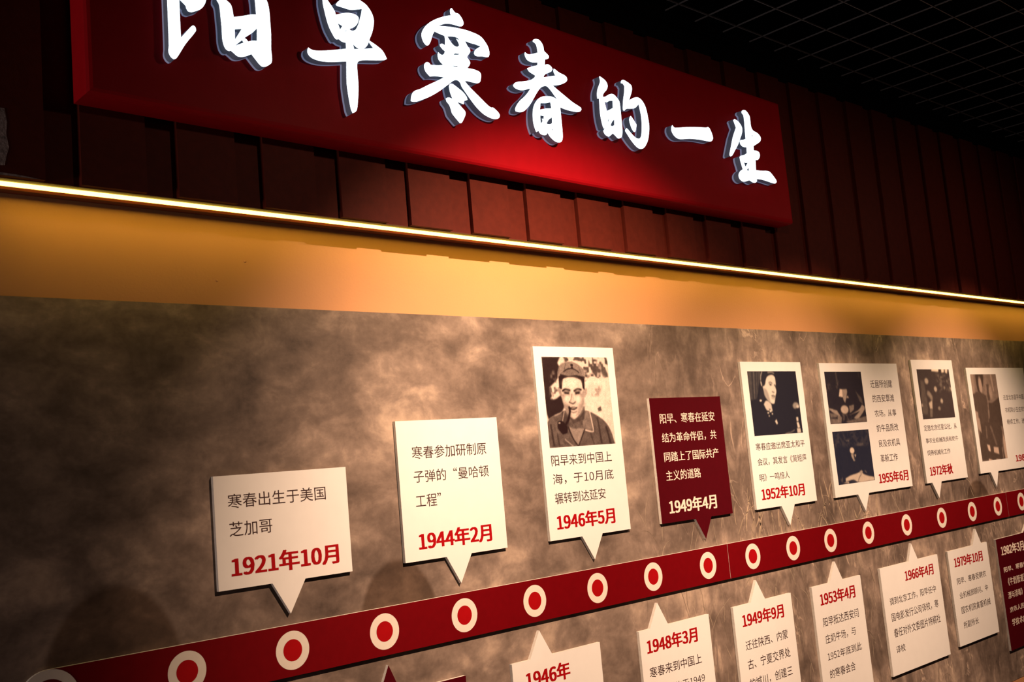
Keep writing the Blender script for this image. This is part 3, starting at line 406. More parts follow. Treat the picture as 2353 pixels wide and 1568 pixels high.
def link(name, me, mat=None, parent=None, loc=None):
    o = bpy.data.objects.new(name, me); C.objects.link(o)
    if mat is not None:
        if len(me.materials) == 0: me.materials.append(mat)
    if parent is not None: o.parent = parent
    if loc is not None: o.location = loc
    return o
def empty(name, loc=(0, 0, 0)):
    o = bpy.data.objects.new(name, None); o.empty_display_size = 0.05; C.objects.link(o); o.location = loc
    return o
def tag(o, label=None, cat=None, group=None, kind=None):
    if label: o['label'] = label
    if cat: o['category'] = cat
    if group: o['group'] = group
    if kind: o['kind'] = kind
    return o
def mesh(name, vs_, fs):
    me = bpy.data.meshes.new(name); me.from_pydata(vs_, [], fs); me.update(); return me
def box_me(x0, x1, y0, y1, z0, z1, bevel=0.0, seg=2, name='box'):
    bm = bmesh.new()
    v = [bm.verts.new((x, y, z)) for x in (x0, x1) for y in (y0, y1) for z in (z0, z1)]
    for f in ((0, 1, 3, 2), (4, 6, 7, 5), (0, 4, 5, 1), (2, 3, 7, 6), (0, 2, 6, 4), (1, 5, 7, 3)):
        bm.faces.new([v[i] for i in f])
    bmesh.ops.recalc_face_normals(bm, faces=bm.faces)
    if bevel: bmesh.ops.bevel(bm, geom=list(bm.edges), offset=bevel, segments=seg, profile=0.5, affect='EDGES')
    me = bpy.data.meshes.new(name); bm.to_mesh(me); bm.free()
    if bevel:
        for p in me.polygons: p.use_smooth = False
    return me
def prism_me(pts, y0, y1, bevel=0.0, name='prism'):
    """outline pts in (x, z), extruded from y0 (back) to y1 (front, smaller y)"""
    bm = bmesh.new()
    a = [bm.verts.new((x, y0, z)) for x, z in pts]; b = [bm.verts.new((x, y1, z)) for x, z in pts]
    n = len(pts)
    for i in range(n):
        bm.faces.new((a[i], a[(i + 1) % n], b[(i + 1) % n], b[i]))
    bm.faces.new(a[::-1]); bm.faces.new(b)
    bmesh.ops.recalc_face_normals(bm, faces=bm.faces)
    if bevel:
        ed = [e for e in bm.edges if abs(e.verts[0].co.y - y1) < 1e-6 and abs(e.verts[1].co.y - y1) < 1e-6]
        bmesh.ops.bevel(bm, geom=ed, offset=bevel, segments=3, profile=0.5, affect='EDGES')
    bmesh.ops.triangulate(bm, faces=[f for f in bm.faces if len(f.verts) > 4])
    me = bpy.data.meshes.new(name); bm.to_mesh(me); bm.free(); return me
def poly_me(pts, y, name='poly'):
    bm = bmesh.new()
    f = bm.faces.new([bm.verts.new((x, y, z)) for x, z in pts])
    f.normal_update()
    if f.normal.y > 0: f.normal_flip()
    bmesh.ops.triangulate(bm, faces=bm.faces[:])
    me = bpy.data.meshes.new(name); bm.to_mesh(me); bm.free(); return me
def disc_me(r0, r1, y, n=48, depth=0.0, name='disc'):
    """ring (r0>0) or disc in the x-z plane facing -y"""
    vs_ = []; fs = []
    if r0 > 0:
        for i in range(n):
            a = 2 * math.pi * i / n
            vs_ += [(r0 * math.cos(a), y, r0 * math.sin(a)), (r1 * math.cos(a), y, r1 * math.sin(a))]
        for i in range(n):
            j = (i + 1) % n; fs.append((2 * i, 2 * i + 1, 2 * j + 1, 2 * j)[::1])
    else:
        for i in range(n):
            a = 2 * math.pi * i / n; vs_.append((r1 * math.cos(a), y, r1 * math.sin(a)))
        fs.append(tuple(range(n)))
    me = mesh(name, vs_, fs)
    if me.polygons[0].normal.y > 0: me.flip_normals()
    return me
def dup(o, parent=None, loc=None):
    c = o.copy(); C.objects.link(c); c.parent = parent
    if loc is not None: c.location = loc
    for ch in list(o.children): dup(ch, c)
    return c

# ---------------------------------------------------------------- materials
m_tan = new_mat('tan_wall_paint', (0.56, 0.27, 0.118), 0.6, 0.3, 0.05, 3.0, 0.25, 160)
m_dark = new_mat('black_void_and_shade', (0.002, 0.002, 0.0025), 0.9, 0.1, 0.2, 6)  # ceiling void; its black also paints the shade above the fascia
m_floor = new_mat('grey_floor_tile', (0.10, 0.09, 0.085), 0.45, 0.4, 0.2, 5)
m_grid = new_mat('dark_grid_paint', (0.07, 0.07, 0.072), 0.4, 0.5, 0.15, 30)
m_clad = new_mat('brown_red_cladding', (0.090, 0.0125, 0.006), 0.6, 0.12, 0.10, 60, 0.15, 500)
m_soffit = new_mat('dark_red_soffit', (0.10, 0.02, 0.012), 0.55, 0.3, 0.12, 50)
m_sign = new_mat('red_sign_paint', (0.37, 0.003, 0.008), 0.5, 0.10, 0.04, 30, 0.10, 300)
m_can = new_mat('letter_return_acrylic', (0.15, 0.15, 0.17), 0.4, 0.4, 0.1, 60, emit=(0.40, 0.55, 0.85), estr=0.055)  # faint glow added so a bluish haze spills onto the panel
m_lip = new_mat('letter_clear_back', (0.35, 0.35, 0.38), 0.25, 0.6, 0.05, 60, emit=(0.5, 0.6, 1.0), estr=0.2)  # glow added in place of the bloom halo around the letters
m_face = new_mat('lit_letter_face', (0.9, 0.95, 1.0), 0.5, 0.3, 0.02, 20, emit=(0.78, 0.93, 1.0), estr=3.0)
m_led = new_mat('led_diffuser', (0.9, 0.8, 0.5), 0.5, 0.3, 0.02, 20, emit=(1.0, 0.70, 0.085), estr=10.0)
m_lip2 = new_mat('orange_brown_channel', (0.50, 0.13, 0.03), 0.5, 0.3, 0.1, 50)
m_white = new_mat('white_card_print', (0.76, 0.74, 0.71), 0.5, 0.35, 0.015, 30)
m_core = new_mat('foam_core_edge', (0.62, 0.58, 0.52), 0.7, 0.2, 0.08, 120)
m_maroon = new_mat('maroon_card_print', (0.060, 0.001, 0.004), 0.5, 0.10, 0.05, 60)
m_strip = new_mat('dark_red_strip_print', (0.13, 0.001, 0.003), 0.45, 0.12, 0.05, 60)
m_red = new_mat('bright_red_ink', (0.32, 0.003, 0.005), 0.45, 0.12, 0.04, 60)
m_ring = new_mat('cream_ring_ink', (0.70, 0.64, 0.56), 0.5, 0.3, 0.03, 60)
m_black = new_mat('dark_brown_ink', (0.040, 0.016, 0.015), 0.5, 0.3, 0.05, 60)
m_cream = new_mat('cream_ink', (0.72, 0.62, 0.52), 0.5, 0.3, 0.03, 60)
m_patch = new_mat('bare_worn_patch', (0.30, 0.25, 0.24), 0.8, 0.2, 0.45, 120, 0.5, 300)

def mural_material():
    m = bpy.data.materials.new('sepia_landscape_print'); m.use_nodes = True
    nt = m.node_tree; N = nt.nodes; L = nt.links; b = N['Principled BSDF']
    b.inputs['Roughness'].default_value = 0.6; b.inputs['Specular IOR Level'].default_value = 0.25
    tc = N.new('ShaderNodeTexCoord')
    sep = N.new('ShaderNodeSeparateXYZ'); L.new(tc.outputs['Object'], sep.inputs[0])
    def noise(scale, mx, mz, rot=0.0, detail=6, rough=0.55, dist=0.0):
        mp = N.new('ShaderNodeMapping'); L.new(tc.outputs['Object'], mp.inputs['Vector'])
        mp.inputs['Scale'].default_value = (mx, 1, mz); mp.inputs['Rotation'].default_value = (0, rot, 0)
        n = N.new('ShaderNodeTexNoise'); n.inputs['Scale'].default_value = scale; n.inputs['Detail'].default_value = detail
        n.inputs['Roughness'].default_value = rough; n.inputs['Distortion'].default_value = dist
        L.new(mp.outputs[0], n.inputs['Vector']); return n.outputs['Fac']
    def math_(op, a, bb=None, clamp=False):
        k = N.new('ShaderNodeMath'); k.operation = op; k.use_clamp = clamp
        for i, v in enumerate((a, bb)):
            if v is None: continue
            if isinstance(v, (int, float)): k.inputs[i].default_value = v
            else: L.new(v, k.inputs[i])
        return k.outputs[0]
    def smooth(v, a, bb, lo=0.0, hi=1.0):
        k = N.new('ShaderNodeMapRange'); k.interpolation_type = 'SMOOTHSTEP'
        L.new(v, k.inputs['Value']); k.inputs['From Min'].default_value = a; k.inputs['From Max'].default_value = bb
        k.inputs['To Min'].default_value = lo; k.inputs['To Max'].default_value = hi; return k.outputs[0]
    def mix(f, a, bb):
        k = N.new('ShaderNodeMix'); k.data_type = 'FLOAT'
        L.new(f, k.inputs[0]) if not isinstance(f, float) else None
        L.new(a, k.inputs[2]); L.new(bb, k.inputs[3]); return k.outputs[0]
    big = noise(2.6, 0.8, 1.4, 0.18, 8, 0.6, 0.3)
    streak = noise(11.0, 0.8, 1.15, 0.45, 7, 0.58, 0.35)
    fibre = noise(10.0, 1.55, 0.85, -0.12, 8, 0.6, 0.6)
    fine = noise(60.0, 1.0, 1.0, 0.0, 4, 0.6)
    right = smooth(sep.outputs['X'], 1.9, 2.9)
    mid = mix(right, streak, fibre)
    v = math_('ADD', math_('MULTIPLY', big, 0.54), math_('MULTIPLY', mid, 0.48))
    v = math_('ADD', v, math_('SUBTRACT', math_('MULTIPLY', fine, 0.10), 0.06))
    vn = noise(5.0, 1.9, 0.8, -0.2, 4, 0.5, 1.6)
    vein = smooth(math_('ABSOLUTE', math_('SUBTRACT', vn, 0.5)), 0.0, 0.022, 1.0, 0.0)
    vmask = smooth(noise(6.0, 1, 1, 0, 2), 0.5, 0.62)
    v = math_('ADD', v, math_('MULTIPLY', math_('MULTIPLY', vein, vmask), math_('MULTIPLY', right, 0.13)))
    # printed cave-mouth shapes: dark domes standing on the timeline
    def dome(cx, cz, rx, rz):
        dx = math_('DIVIDE', math_('SUBTRACT', sep.outputs['X'], cx), rx)
        dz = math_('DIVIDE', math_('SUBTRACT', sep.outputs['Z'], cz), rz)
        r = math_('ADD', math_('MULTIPLY', dx, dx), math_('MULTIPLY', dz, dz))
        return smooth(r, 0.86, 1.08, 1.0, 0.0)
    d = math_('MAXIMUM', dome(1.43, 1.32, 0.112, 0.160), dome(0.78, 1.32, 0.135, 0.19))
    d = math_('MAXIMUM', d, dome(4.41, 1.31, 0.125, 0.14))
    d = math_('MULTIPLY', d, smooth(sep.outputs['Z'], 1.27, 1.29))
    ramp = N.new('ShaderNodeValToRGB'); e = ramp.color_ramp.elements
    e[0].position = 0.34; e[0].color = (0.062, 0.043, 0.034, 1)
    e[1].position = 0.66; e[1].color = (0.47, 0.355, 0.27, 1)
    k = e.new(0.46); k.color = (0.145, 0.105, 0.083, 1)
    k = e.new(0.54); k.color = (0.23, 0.17, 0.135, 1)
    L.new(v, ramp.inputs['Fac'])
    mx = N.new('ShaderNodeMix'); mx.data_type = 'RGBA'; mx.blend_type = 'MULTIPLY'
    L.new(math_('MULTIPLY', d, 0.85), mx.inputs[0]); L.new(ramp.outputs['Color'], mx.inputs[6])
    mx.inputs[7].default_value = (0.42, 0.34, 0.27, 1)
    L.new(mx.outputs[2], b.inputs['Base Color'])
    return m
m_mural = mural_material()

# ---------------------------------------------------------------- setting
wall = link('wall_back', box_me(-0.6, 10, 0.0, 0.12, 0.0, 3.5), m_tan); tag(wall, 'tan painted museum wall behind the mural', kind='structure')
for x, z, r in ((1.0935, 2.1492, 0.0028), (1.0255, 2.1034, 0.0024)):
    bm = bmesh.new(); bmesh.ops.create_uvsphere(bm, u_segments=14, v_segments=8, radius=r)
    for v in bm.verts: v.co.y *= 0.55; v.co.x *= 1.2
    me = bpy.data.meshes.new('paint_lump'); bm.to_mesh(me); bm.free()
    link('paint_lump', me, m_tan, wall, (x, 0.0, z))
fl = link('floor', box_me(-0.6, 10, -5, 0.12, -0.1, 0), m_floor); tag(fl, kind='structure')
ce = link('ceiling', box_me(-0.6, 10, -5, 0.12, 3.5, 3.6), m_dark); tag(ce, kind='structure')

# fascia of ribbed boards
K = -0.0052
def zb(x): return 2.2405 + K * (x - 1.2)        # underside of the fascia, very slightly out of level
YF = -0.1088; GD = 0.013; PITCH = 0.18865; X0 = 0.7125; WA = 0.66 * PITCH
ZT = 2.912
XL, XR = 0.30, 9.9
def sbox(x0, x1, y0, y1, z1, dz=0.0, bevel=0.0):
    pts = [(x0, zb(x0) + dz), (x1, zb(x1) + dz), (x1, z1), (x0, z1)]
    return prism_me(pts, y1, y0)
fas = link('trim_1', sbox(XL, XR, YF + GD, -0.0005, ZT), m_clad)
tag(fas, 'brown-red ribbed fascia above the tan wall', kind='structure')
k = -2
first = None
while X0 + k * PITCH < XR:
    xa = X0 + k * PITCH; xb = min(xa + WA, XR)
    # raised board: its own mesh, bottoms follow the slope
    link('cladding_board', sbox(max(xa, XL), xb, YF, YF + GD, ZT), m_clad, fas)
    k += 1
# worn paint on the far left board
wp = [(0.50, 2.372), (0.582, 2.366), (0.5856, 2.34), (0.5835, 2.32), (0.5875, 2.295), (0.5830, 2.28), (0.5795, 2.262), (0.50, 2.255)]
o = link('worn_patch', prism_me(wp, YF + 0.0005, YF - 0.0006), m_patch, fas); o['label'] = 'grey bare patch where the paint has worn off'
o = link('worn_edge', prism_me([(0.50, zb(0.5) + 0.0005), (0.640, zb(0.64) + 0.0005), (0.60, zb(0.6) + 0.004), (0.5, zb(0.5) + 0.006)], YF + 0.0005, YF - 0.0006), m_patch, fas)
o['label'] = 'chipped paint along the bottom edge'

tag(link('shade_sheet', box_me(XL, XR, YF + 0.008, 0.0, ZT + 0.001, 3.5), m_dark), 'black sheet standing in for the shade above the ribbed fascia', kind='structure')  # black sheet added for the dark shade over the board tops

# soffit under the fascia with the light channel
def strip(name, mat, ya, yb, za, zb_, parent=None, x0=XL, x1=XR):
    """bar along x between y=ya..yb (ya nearer room); za/zb_ offsets from the fascia underside"""
    v = []
    for x in (x0, x1):
        for y, z in ((ya, za), (yb, za), (yb, zb_), (ya, zb_)): v.append((x, y, zb(x) + z))
    me = mesh(name, v, [(0, 1, 5, 4), (1, 2, 6, 5), (2, 3, 7, 6), (3, 0, 4, 7), (3, 2, 1, 0), (4, 5, 6, 7)])
    return link(name, me, mat, parent)
sof = strip('trim_2', m_soffit, YF + GD, -0.006, -0.0012, 0.0, None)
tag(sof, 'dark red soffit board under the ribbed fascia', kind='structure')
led = empty('light_strip', (0.58, -0.062, zb(0.58)))
tag(led, 'glowing warm yellow light strip running under the ribbed fascia', 'light strip')
def ledpart(name, mat, ya, yb, za, zb_, x0):
    o = strip(name, mat, ya, yb, za, zb_, None, x0, XR)
    o.parent = led; o.matrix_parent_inverse = Matrix.Translation(-Vector(led.location)); return o
ledpart('diffuser', m_led, -0.0770, -0.0575, -0.0036, -0.0012, 0.578)
v = []
for x in (0.50, XR):
    for y, z in ((-0.0573, -0.0013), (-0.0430, -0.0050), (-0.0425, -0.0050), (-0.0425, -0.0013)): v.append((x, y, zb(x) + z))
o = link('channel', mesh('channel', v, [(0, 4, 5, 1), (1, 5, 6, 2), (2, 6, 7, 3), (0, 3, 7, 4), (0, 1, 2, 3), (7, 6, 5, 4)]), m_lip2, led)
o.matrix_parent_inverse = Matrix.Translation(-Vector(led.location))

# open grid ceiling
grid = empty('ceiling_grid', (5.0, -0.25, 2.94)); tag(grid, 'dark open grid ceiling of thin crossing bars', 'ceiling grid')
grid.rotation_euler = (0, 0, math.radians(0.7))
rm = box_me(-5.0, 5.0, -0.0015, 0.0015, 0, 0.004, name='runner'); rm.materials.append(m_grid)
for i in range(1, 22):
    o = bpy.data.objects.new('long_bar', rm); C.objects.link(o); o.parent = grid; o.location = (0, 0.160 - i * 0.1412, 0)
cm = box_me(-0.0014, 0.0014, -2.9, 0.07, 0.001, 0.0045, name='cross'); cm.materials.append(m_grid)
for i in range(70):
    o = bpy.data.objects.new('cross_bar', cm); C.objects.link(o); o.parent = grid; o.location = (2.66 - 5.0 + (i - 18) * 0.1418, 0, 0)

# ---------------------------------------------------------------- mural
mural = empty('mural', (2.6, 0, 0.6)); tag(mural, 'sepia landscape mural panels covering the wall behind the cards', 'mural')
def kid(o, p):
    o.parent = p; o.matrix_parent_inverse = Matrix.Translation(-Vector(p.location)); return o
for i, (a, b_) in enumerate(((-0.59, 3.731), (3.7325, 9.9))):
    me = box_me(a, b_, -0.0015, -0.0002, 0.615, 2.0503); me.materials.append(m_mural)
    kid(link('mural_panel', me), mural)
# printed grass blades: flat pale ribbons
random.seed(7)
def grass(seed, n, xr, zr, lr, wr, col, name):
    random.seed(seed); vs_ = []; fs = []
    for _ in range(n):
        x = random.uniform(*xr); z = random.uniform(*zr); ln = random.uniform(*lr); w = random.uniform(*wr)
        ang = math.radians(random.gauss(92, 17)); curv = random.gauss(0, 0.7); st = 9; base = len(vs_)
        for s in range(st + 1):
            t = s / st; ww = w * (math.sin(math.pi * (0.12 + 0.85 * t)) ** 0.8)
            nx, nz = -math.sin(ang), math.cos(ang)
            zz = min(z, 2.045)
            vs_ += [(x - nx * ww, -0.0017, zz - nz * ww), (x + nx * ww, -0.0017, zz + nz * ww)]
            x += math.cos(ang) * ln / st; z += math.sin(ang) * ln / st; ang += curv / st + random.gauss(0, 0.10)
        for s in range(st): fs.append((base + 2 * s, base + 2 * s + 1, base + 2 * s + 3, base + 2 * s + 2))
    me = mesh(name, vs_, fs)
    o = kid(link('printed_grass', me, new_mat(name, col, 0.6, 0.2, 0.35, 30)), mural); o['kind'] = 'stuff'
    return o
grass(3, 420, (2.25, 5.0), (0.72, 1.50), (0.04, 0.17), (0.0005, 0.0016), (0.29, 0.225, 0.165), 'pale_grass_print')
grass(5, 70, (2.72, 3.6), (1.28, 1.50), (0.04, 0.13), (0.001, 0.003), (0.33, 0.25, 0.175), 'broad_grass_print')
grass(9, 160, (2.2, 5.0), (0.7, 1.9), (0.05, 0.22), (0.0004, 0.0012), (0.15, 0.11, 0.08), 'dark_stem_print')

# ---------------------------------------------------------------- sign
YS = -0.174
SG = [(0.703, 2.3960), (2.984, 2.3730), (2.984, 2.7830), (0.703, 2.8360)]
sign = empty('sign_board', (1.84, YF, 2.38)); tag(sign, 'long red box sign with seven lit white Chinese characters', 'sign')
kid(link('panel', prism_me(SG, YF - 0.0005, YS, bevel=0.012), m_sign), sign)
def smooth_poly(pts, sub=4):
    n = len(pts); out = []
    P = [Vector((a, b)) for a, b in pts]
    def ang(i):
        a = P[i] - P[i - 1]; b = P[(i + 1) % n] - P[i]
        if a.length < 1e-9 or b.length < 1e-9: return 0
        return a.angle(b)
    corner = [ang(i) > math.radians(52) for i in range(n)]
    for i in range(n):
        p0, p1, p2, p3 = P[i - 1], P[i], P[(i + 1) % n], P[(i + 2) % n]
        L = (p2 - p1).length
        t1 = Vector((0, 0)) if corner[i] else (p2 - p0).normalized() * L
        t2 = Vector((0, 0)) if corner[(i + 1) % n] else (p3 - p1).normalized() * L
        for s in range(sub):
            t = s / sub
            if t1.length == 0 and t2.length == 0: q = p1.lerp(p2, t)
            else:
                if t1.length == 0: tt1 = (p2 - p1)
                else: tt1 = t1
                tt2 = (p2 - p1) if t2.length == 0 else t2
                q = (2*t**3-3*t**2+1)*p1 + (t**3-2*t**2+t)*tt1 + (-2*t**3+3*t**2)*p2 + (t**3-t**2)*tt2
            out.append((q.x, q.y))
    return out
def curve_mesh(polys, extrude, name, offset=0.0):
    cu = bpy.data.curves.new(name, 'CURVE'); cu.dimensions = '2D'; cu.fill_mode = 'BOTH'; cu.extrude = extrude; cu.offset = offset
    for p in polys:
        sp = cu.splines.new('POLY'); sp.points.add(len(p) - 1); sp.use_cyclic_u = True
        for i, (a, b) in enumerate(p): sp.points[i].co = (a, b, 0, 1)
    o = bpy.data.objects.new(name, cu); C.objects.link(o)
    dg = bpy.context.evaluated_depsgraph_get(); me = bpy.data.meshes.new_from_object(o.evaluated_get(dg))
    bpy.data.objects.remove(o); bpy.data.curves.remove(cu)
    me.name = name; me.materials.clear(); return me
def stand(me, y):
    """curve local (x, y, z) -> world (x, y0 - z, y): faces the room"""
    me.transform(Matrix(((1, 0, 0, 0), (0, 0, -1, y), (0, 1, 0, 0), (0, 0, 0, 1))))
    return me
ENG = ('first', 'second', 'third', 'fourth', 'fifth', 'sixth', 'seventh')
for idx, (ch, polys) in enumerate(LETTERS):
    sp = [smooth_poly(p) for p in polys]
    yb_, yl, yf = YS + 0.0006, YS - 0.0060, -0.1986
    me = stand(curve_mesh(sp, (yl - yf) / 2, 'return'), (yl + yf) / 2); me.materials.append(m_can)
    can = kid(link('letter', me), sign); can['label'] = 'lit character %s, %s on the sign' % (ch, ENG[idx])
    me = stand(curve_mesh(sp, (yb_ - yl) / 2, 'back'), (yb_ + yl) / 2); me.materials.append(m_lip)
    lip = link('back_plate', me); lip.parent = can; lip.matrix_parent_inverse = can.matrix_parent_inverse @ Matrix.Identity(4)
    lip.matrix_parent_inverse = Matrix.Identity(4)
    me = stand(curve_mesh(sp, 0.0002, 'face'), yf - 0.0004); me.materials.append(m_face)
    fc = link('lit_face', me); fc.parent = can; fc.matrix_parent_inverse = Matrix.Identity(4)

# ---------------------------------------------------------------- timeline strip
ZR = 1.3267; ZT2, ZB2 = 1.3785, 1.2745; YB = -0.0104
bar = empty('timeline_strip', (0.68, 0, ZR)); tag(bar, 'dark red horizontal timeline strip with cream and red ring marks', 'timeline strip')
J = [0.6580, 2.6530, 4.6610, 9.0]
for i in range(3):
    a, b_ = J[i] + (0.0008 if i else 0), J[i + 1] - 0.0008
    core = kid(link('strip_panel', box_me(a, b_, YB, -0.0018, ZB2, ZT2), m_core), bar)
    me = mesh('strip_face', [(a, YB - 0.0002, ZB2), (b_, YB - 0.0002, ZB2), (b_, YB - 0.0002, ZT2), (a, YB - 0.0002, ZT2)], [(0, 1, 2, 3)]); me.materials.append(m_strip)
    f = link('face_print', me); f.parent = core
RX = [0.9143, 1.1453, 1.3776, 1.6085, 1.8385, 2.0693, 2.2984, 2.5499, 2.7776, 3.0026, 3.2311, 3.4832, 3.7654, 4.0492, 4.3187, 4.564, 4.807]
big = kid(link('ring_mark', disc_me(0.035, 0.052, YB - 0.0008), m_ring, None, (0, 0, 0)), bar)
me = disc_me(0, 0.052, YB - 0.0004); me.materials.append(m_strip)
big.location = (0.6580, 0, ZR)
bk = link('ring_ground', me); bk.parent = big
me = prism_me([(0.0515 * math.cos(a * math.pi / 24), 0.0515 * math.sin(a * math.pi / 24)) for a in range(48)], -0.0018, YB - 0.0002); me.materials.append(m_core)
bk2 = link('ring_base', me); bk2.parent = big
me_ring = disc_me(0.0222, 0.0392, YB - 0.0005); me_dot = disc_me(0, 0.0222, YB - 0.0006)
me_ring.materials.append(m_ring); me_dot.materials.append(m_red)
for x in RX:
    r = bpy.data.objects.new('ring_mark', me_ring); C.objects.link(r); kid(r, bar); r.location = (x, 0, ZR)
    d_ = bpy.data.objects.new('red_dot', me_dot); C.objects.link(d_); d_.parent = r

# ---------------------------------------------------------------- text
def load_font():
    try:
        d = os.path.join(bpy.utils.system_resource('DATAFILES'), 'fonts')
        for f in os.listdir(d):
            if 'CJK' in f: return bpy.data.fonts.load(os.path.join(d, f))
    except Exception: pass
    return None
FONT = load_font()
TEXT_CACHE = {}
def prepare_texts():
    obs = {}
    for _, _, _, _, lines, _ in CARDS:
        for l in lines:
            s = l[0]
            if s in obs: continue
            cu = bpy.data.curves.new('t', 'FONT'); cu.body = s; cu.size = 1.0; cu.fill_mode = 'FRONT'; cu.resolution_u = 3
            if FONT and any(c_.isdigit() or c_ in '“”' for c_ in s): cu.font = FONT   # other glyphs come from the same face by fallback, faster
            o = bpy.data.objects.new('t', cu); C.objects.link(o); obs[s] = o
    dg = bpy.context.evaluated_depsgraph_get()
    for s, o in obs.items():
        me = bpy.data.meshes.new_from_object(o.evaluated_get(dg))
        n = len(me.vertices); co = np.empty(n * 3, 'f'); me.vertices.foreach_get('co', co)
        TEXT_CACHE[s] = (co.reshape(-1, 3).copy(), [tuple(p.vertices) for p in me.polygons])
        bpy.data.meshes.remove(me)
    for o in obs.values():
        cu = o.data; bpy.data.objects.remove(o); bpy.data.curves.remove(cu)
prepare_texts()
# heavier weights are printed as slightly shifted overprints of the same outline (in em)
BOLD = {'t': [(0, 0)], 'b': [(-0.014, 0), (0.014, 0), (0, 0.008)],
        'd': [(-0.014, -0.004), (0.014, -0.004), (-0.014, 0.007), (0.014, 0.007), (0, 0.002)]}
def text_obj(s, kind, x0, x1, z0, z1, y, mat, parent):
    co, faces = TEXT_CACHE[s]
    allc = []; allf = []; n = len(co)
    for i, (dx, dz) in enumerate(BOLD[kind]):
        c = co.copy(); c[:, 0] += dx; c[:, 1] += dz; c[:, 2] = i; allc.append(c)
        allf += [tuple(v + i * n for v in f) for f in faces]
    c = np.concatenate(allc); mn = c.min(0); mx = c.max(0)
    out = np.empty_like(c)
    out[:, 0] = x0 + (c[:, 0] - mn[0]) / (mx[0] - mn[0]) * (x1 - x0)
    out[:, 2] = z0 + (c[:, 1] - mn[1]) / (mx[1] - mn[1]) * (z1 - z0)
    out[:, 1] = y - c[:, 2] * 0.00002
    me = mesh('print', out.tolist(), allf)
    if len(me.polygons) and me.polygons[0].normal.y > 0: me.flip_normals()
    me.materials.append(mat)
    o = link('date_text' if kind == 'd' else 'text_line', me); kid(o, parent)
    return o
# ---------------------------------------------------------------- printed photographs (flat prints, painted per vertex)
def seg_dist(px, py, ax, ay, bx, by):
    dx, dy = bx - ax, by - ay; L = dx * dx + dy * dy + 1e-12
    t = np.clip(((px - ax) * dx + (py - ay) * dy) / L, 0, 1)
    return np.hypot(px - ax - t * dx, py - ay - t * dy)
def inside(px, py, pts):
    r = np.zeros(px.shape, bool); n = len(pts)
    for i in range(n):
        x1, y1 = pts[i]; x2, y2 = pts[(i + 1) % n]
        c = ((y1 > py) != (y2 > py)) & (px < (x2 - x1) * (py - y1) / (y2 - y1 + 1e-12) + x1)
        r ^= c
    return r
def vnoise(nx, ny, cells, rng):
    cy = max(2, int(cells * ny / nx)); g = rng.random((cy + 2, cells + 2))
    x = np.linspace(0, cells - 1e-3, nx); y = np.linspace(0, cy - 1e-3, ny)
    xi = x.astype(int); yi = y.astype(int); fx = (x - xi); fy = (y - yi)[:, None]; fx = fx * fx * (3 - 2 * fx); fy = fy * fy * (3 - 2 * fy)
    a = g[np.ix_(yi, xi)]; b = g[np.ix_(yi, xi + 1)]; c = g[np.ix_(yi + 1, xi)]; d = g[np.ix_(yi + 1, xi + 1)]
    return (a * (1 - fx) + b * fx) * (1 - fy) + (c * (1 - fx) + d * fx) * fy
def smooth_line(P_):
    out = []
    for i in range(len(P_) - 1):
        p0 = P_[max(i - 1, 0)]; p1 = P_[i]; p2 = P_[i + 1]; p3 = P_[min(i + 2, len(P_) - 1)]
        for s in range(4):
            t = s / 4
            out.append(tuple(0.5 * (2 * b + (c - a) * t + (2 * a - 5 * b + 4 * c - d) * t * t + (3 * b - a - 3 * c + d) * t ** 3) for a, b, c, d in zip(p0, p1, p2, p3)))
    out.append(P_[-1]); return out
PHOTO = {  # base grey, dark tint, light tint, grain, columns, label
 'man_cap': (0.90, (0.014, 0.005, 0.006), (0.80, 0.64, 0.55), 0.10, 170, 'sepia portrait print of a man in a cloth cap with a pipe'),
 'woman_mic': (0.02, (0.012, 0.012, 0.022), (0.80, 0.72, 0.62), 0.03, 130, 'dark print of a woman speaking at a microphone'),
 'desk_work': (0.05, (0.014, 0.012, 0.022), (0.78, 0.62, 0.50), 0.06, 110, 'dark print of a person bent over work at a table'),
 'reader': (0.04, (0.012, 0.015, 0.035), (0.80, 0.66, 0.52), 0.05, 110, 'dark blue print of a seated person with an open book'),
 'group_outdoor': (0.08, (0.035, 0.024, 0.026), (0.80, 0.66, 0.52), 0.05, 90, 'dark print of people gathered outdoors'),
 'standing_pair': (0.36, (0.05, 0.033, 0.026), (0.70, 0.52, 0.42), 0.05, 90, 'faded brown print of two people standing side by side'),
}
m_photo = bpy.data.materials.new('photo_print'); m_photo.use_nodes = True
_n = m_photo.node_tree.nodes.new('ShaderNodeVertexColor'); _n.layer_name = 'Col'
m_photo.node_tree.links.new(_n.outputs['Color'], m_photo.node_tree.nodes['Principled BSDF'].inputs['Base Color'])
m_photo.node_tree.nodes['Principled BSDF'].inputs['Roughness'].default_value = 0.45
m_photo.node_tree.nodes['Principled BSDF'].inputs['Specular IOR Level'].default_value = 0.3
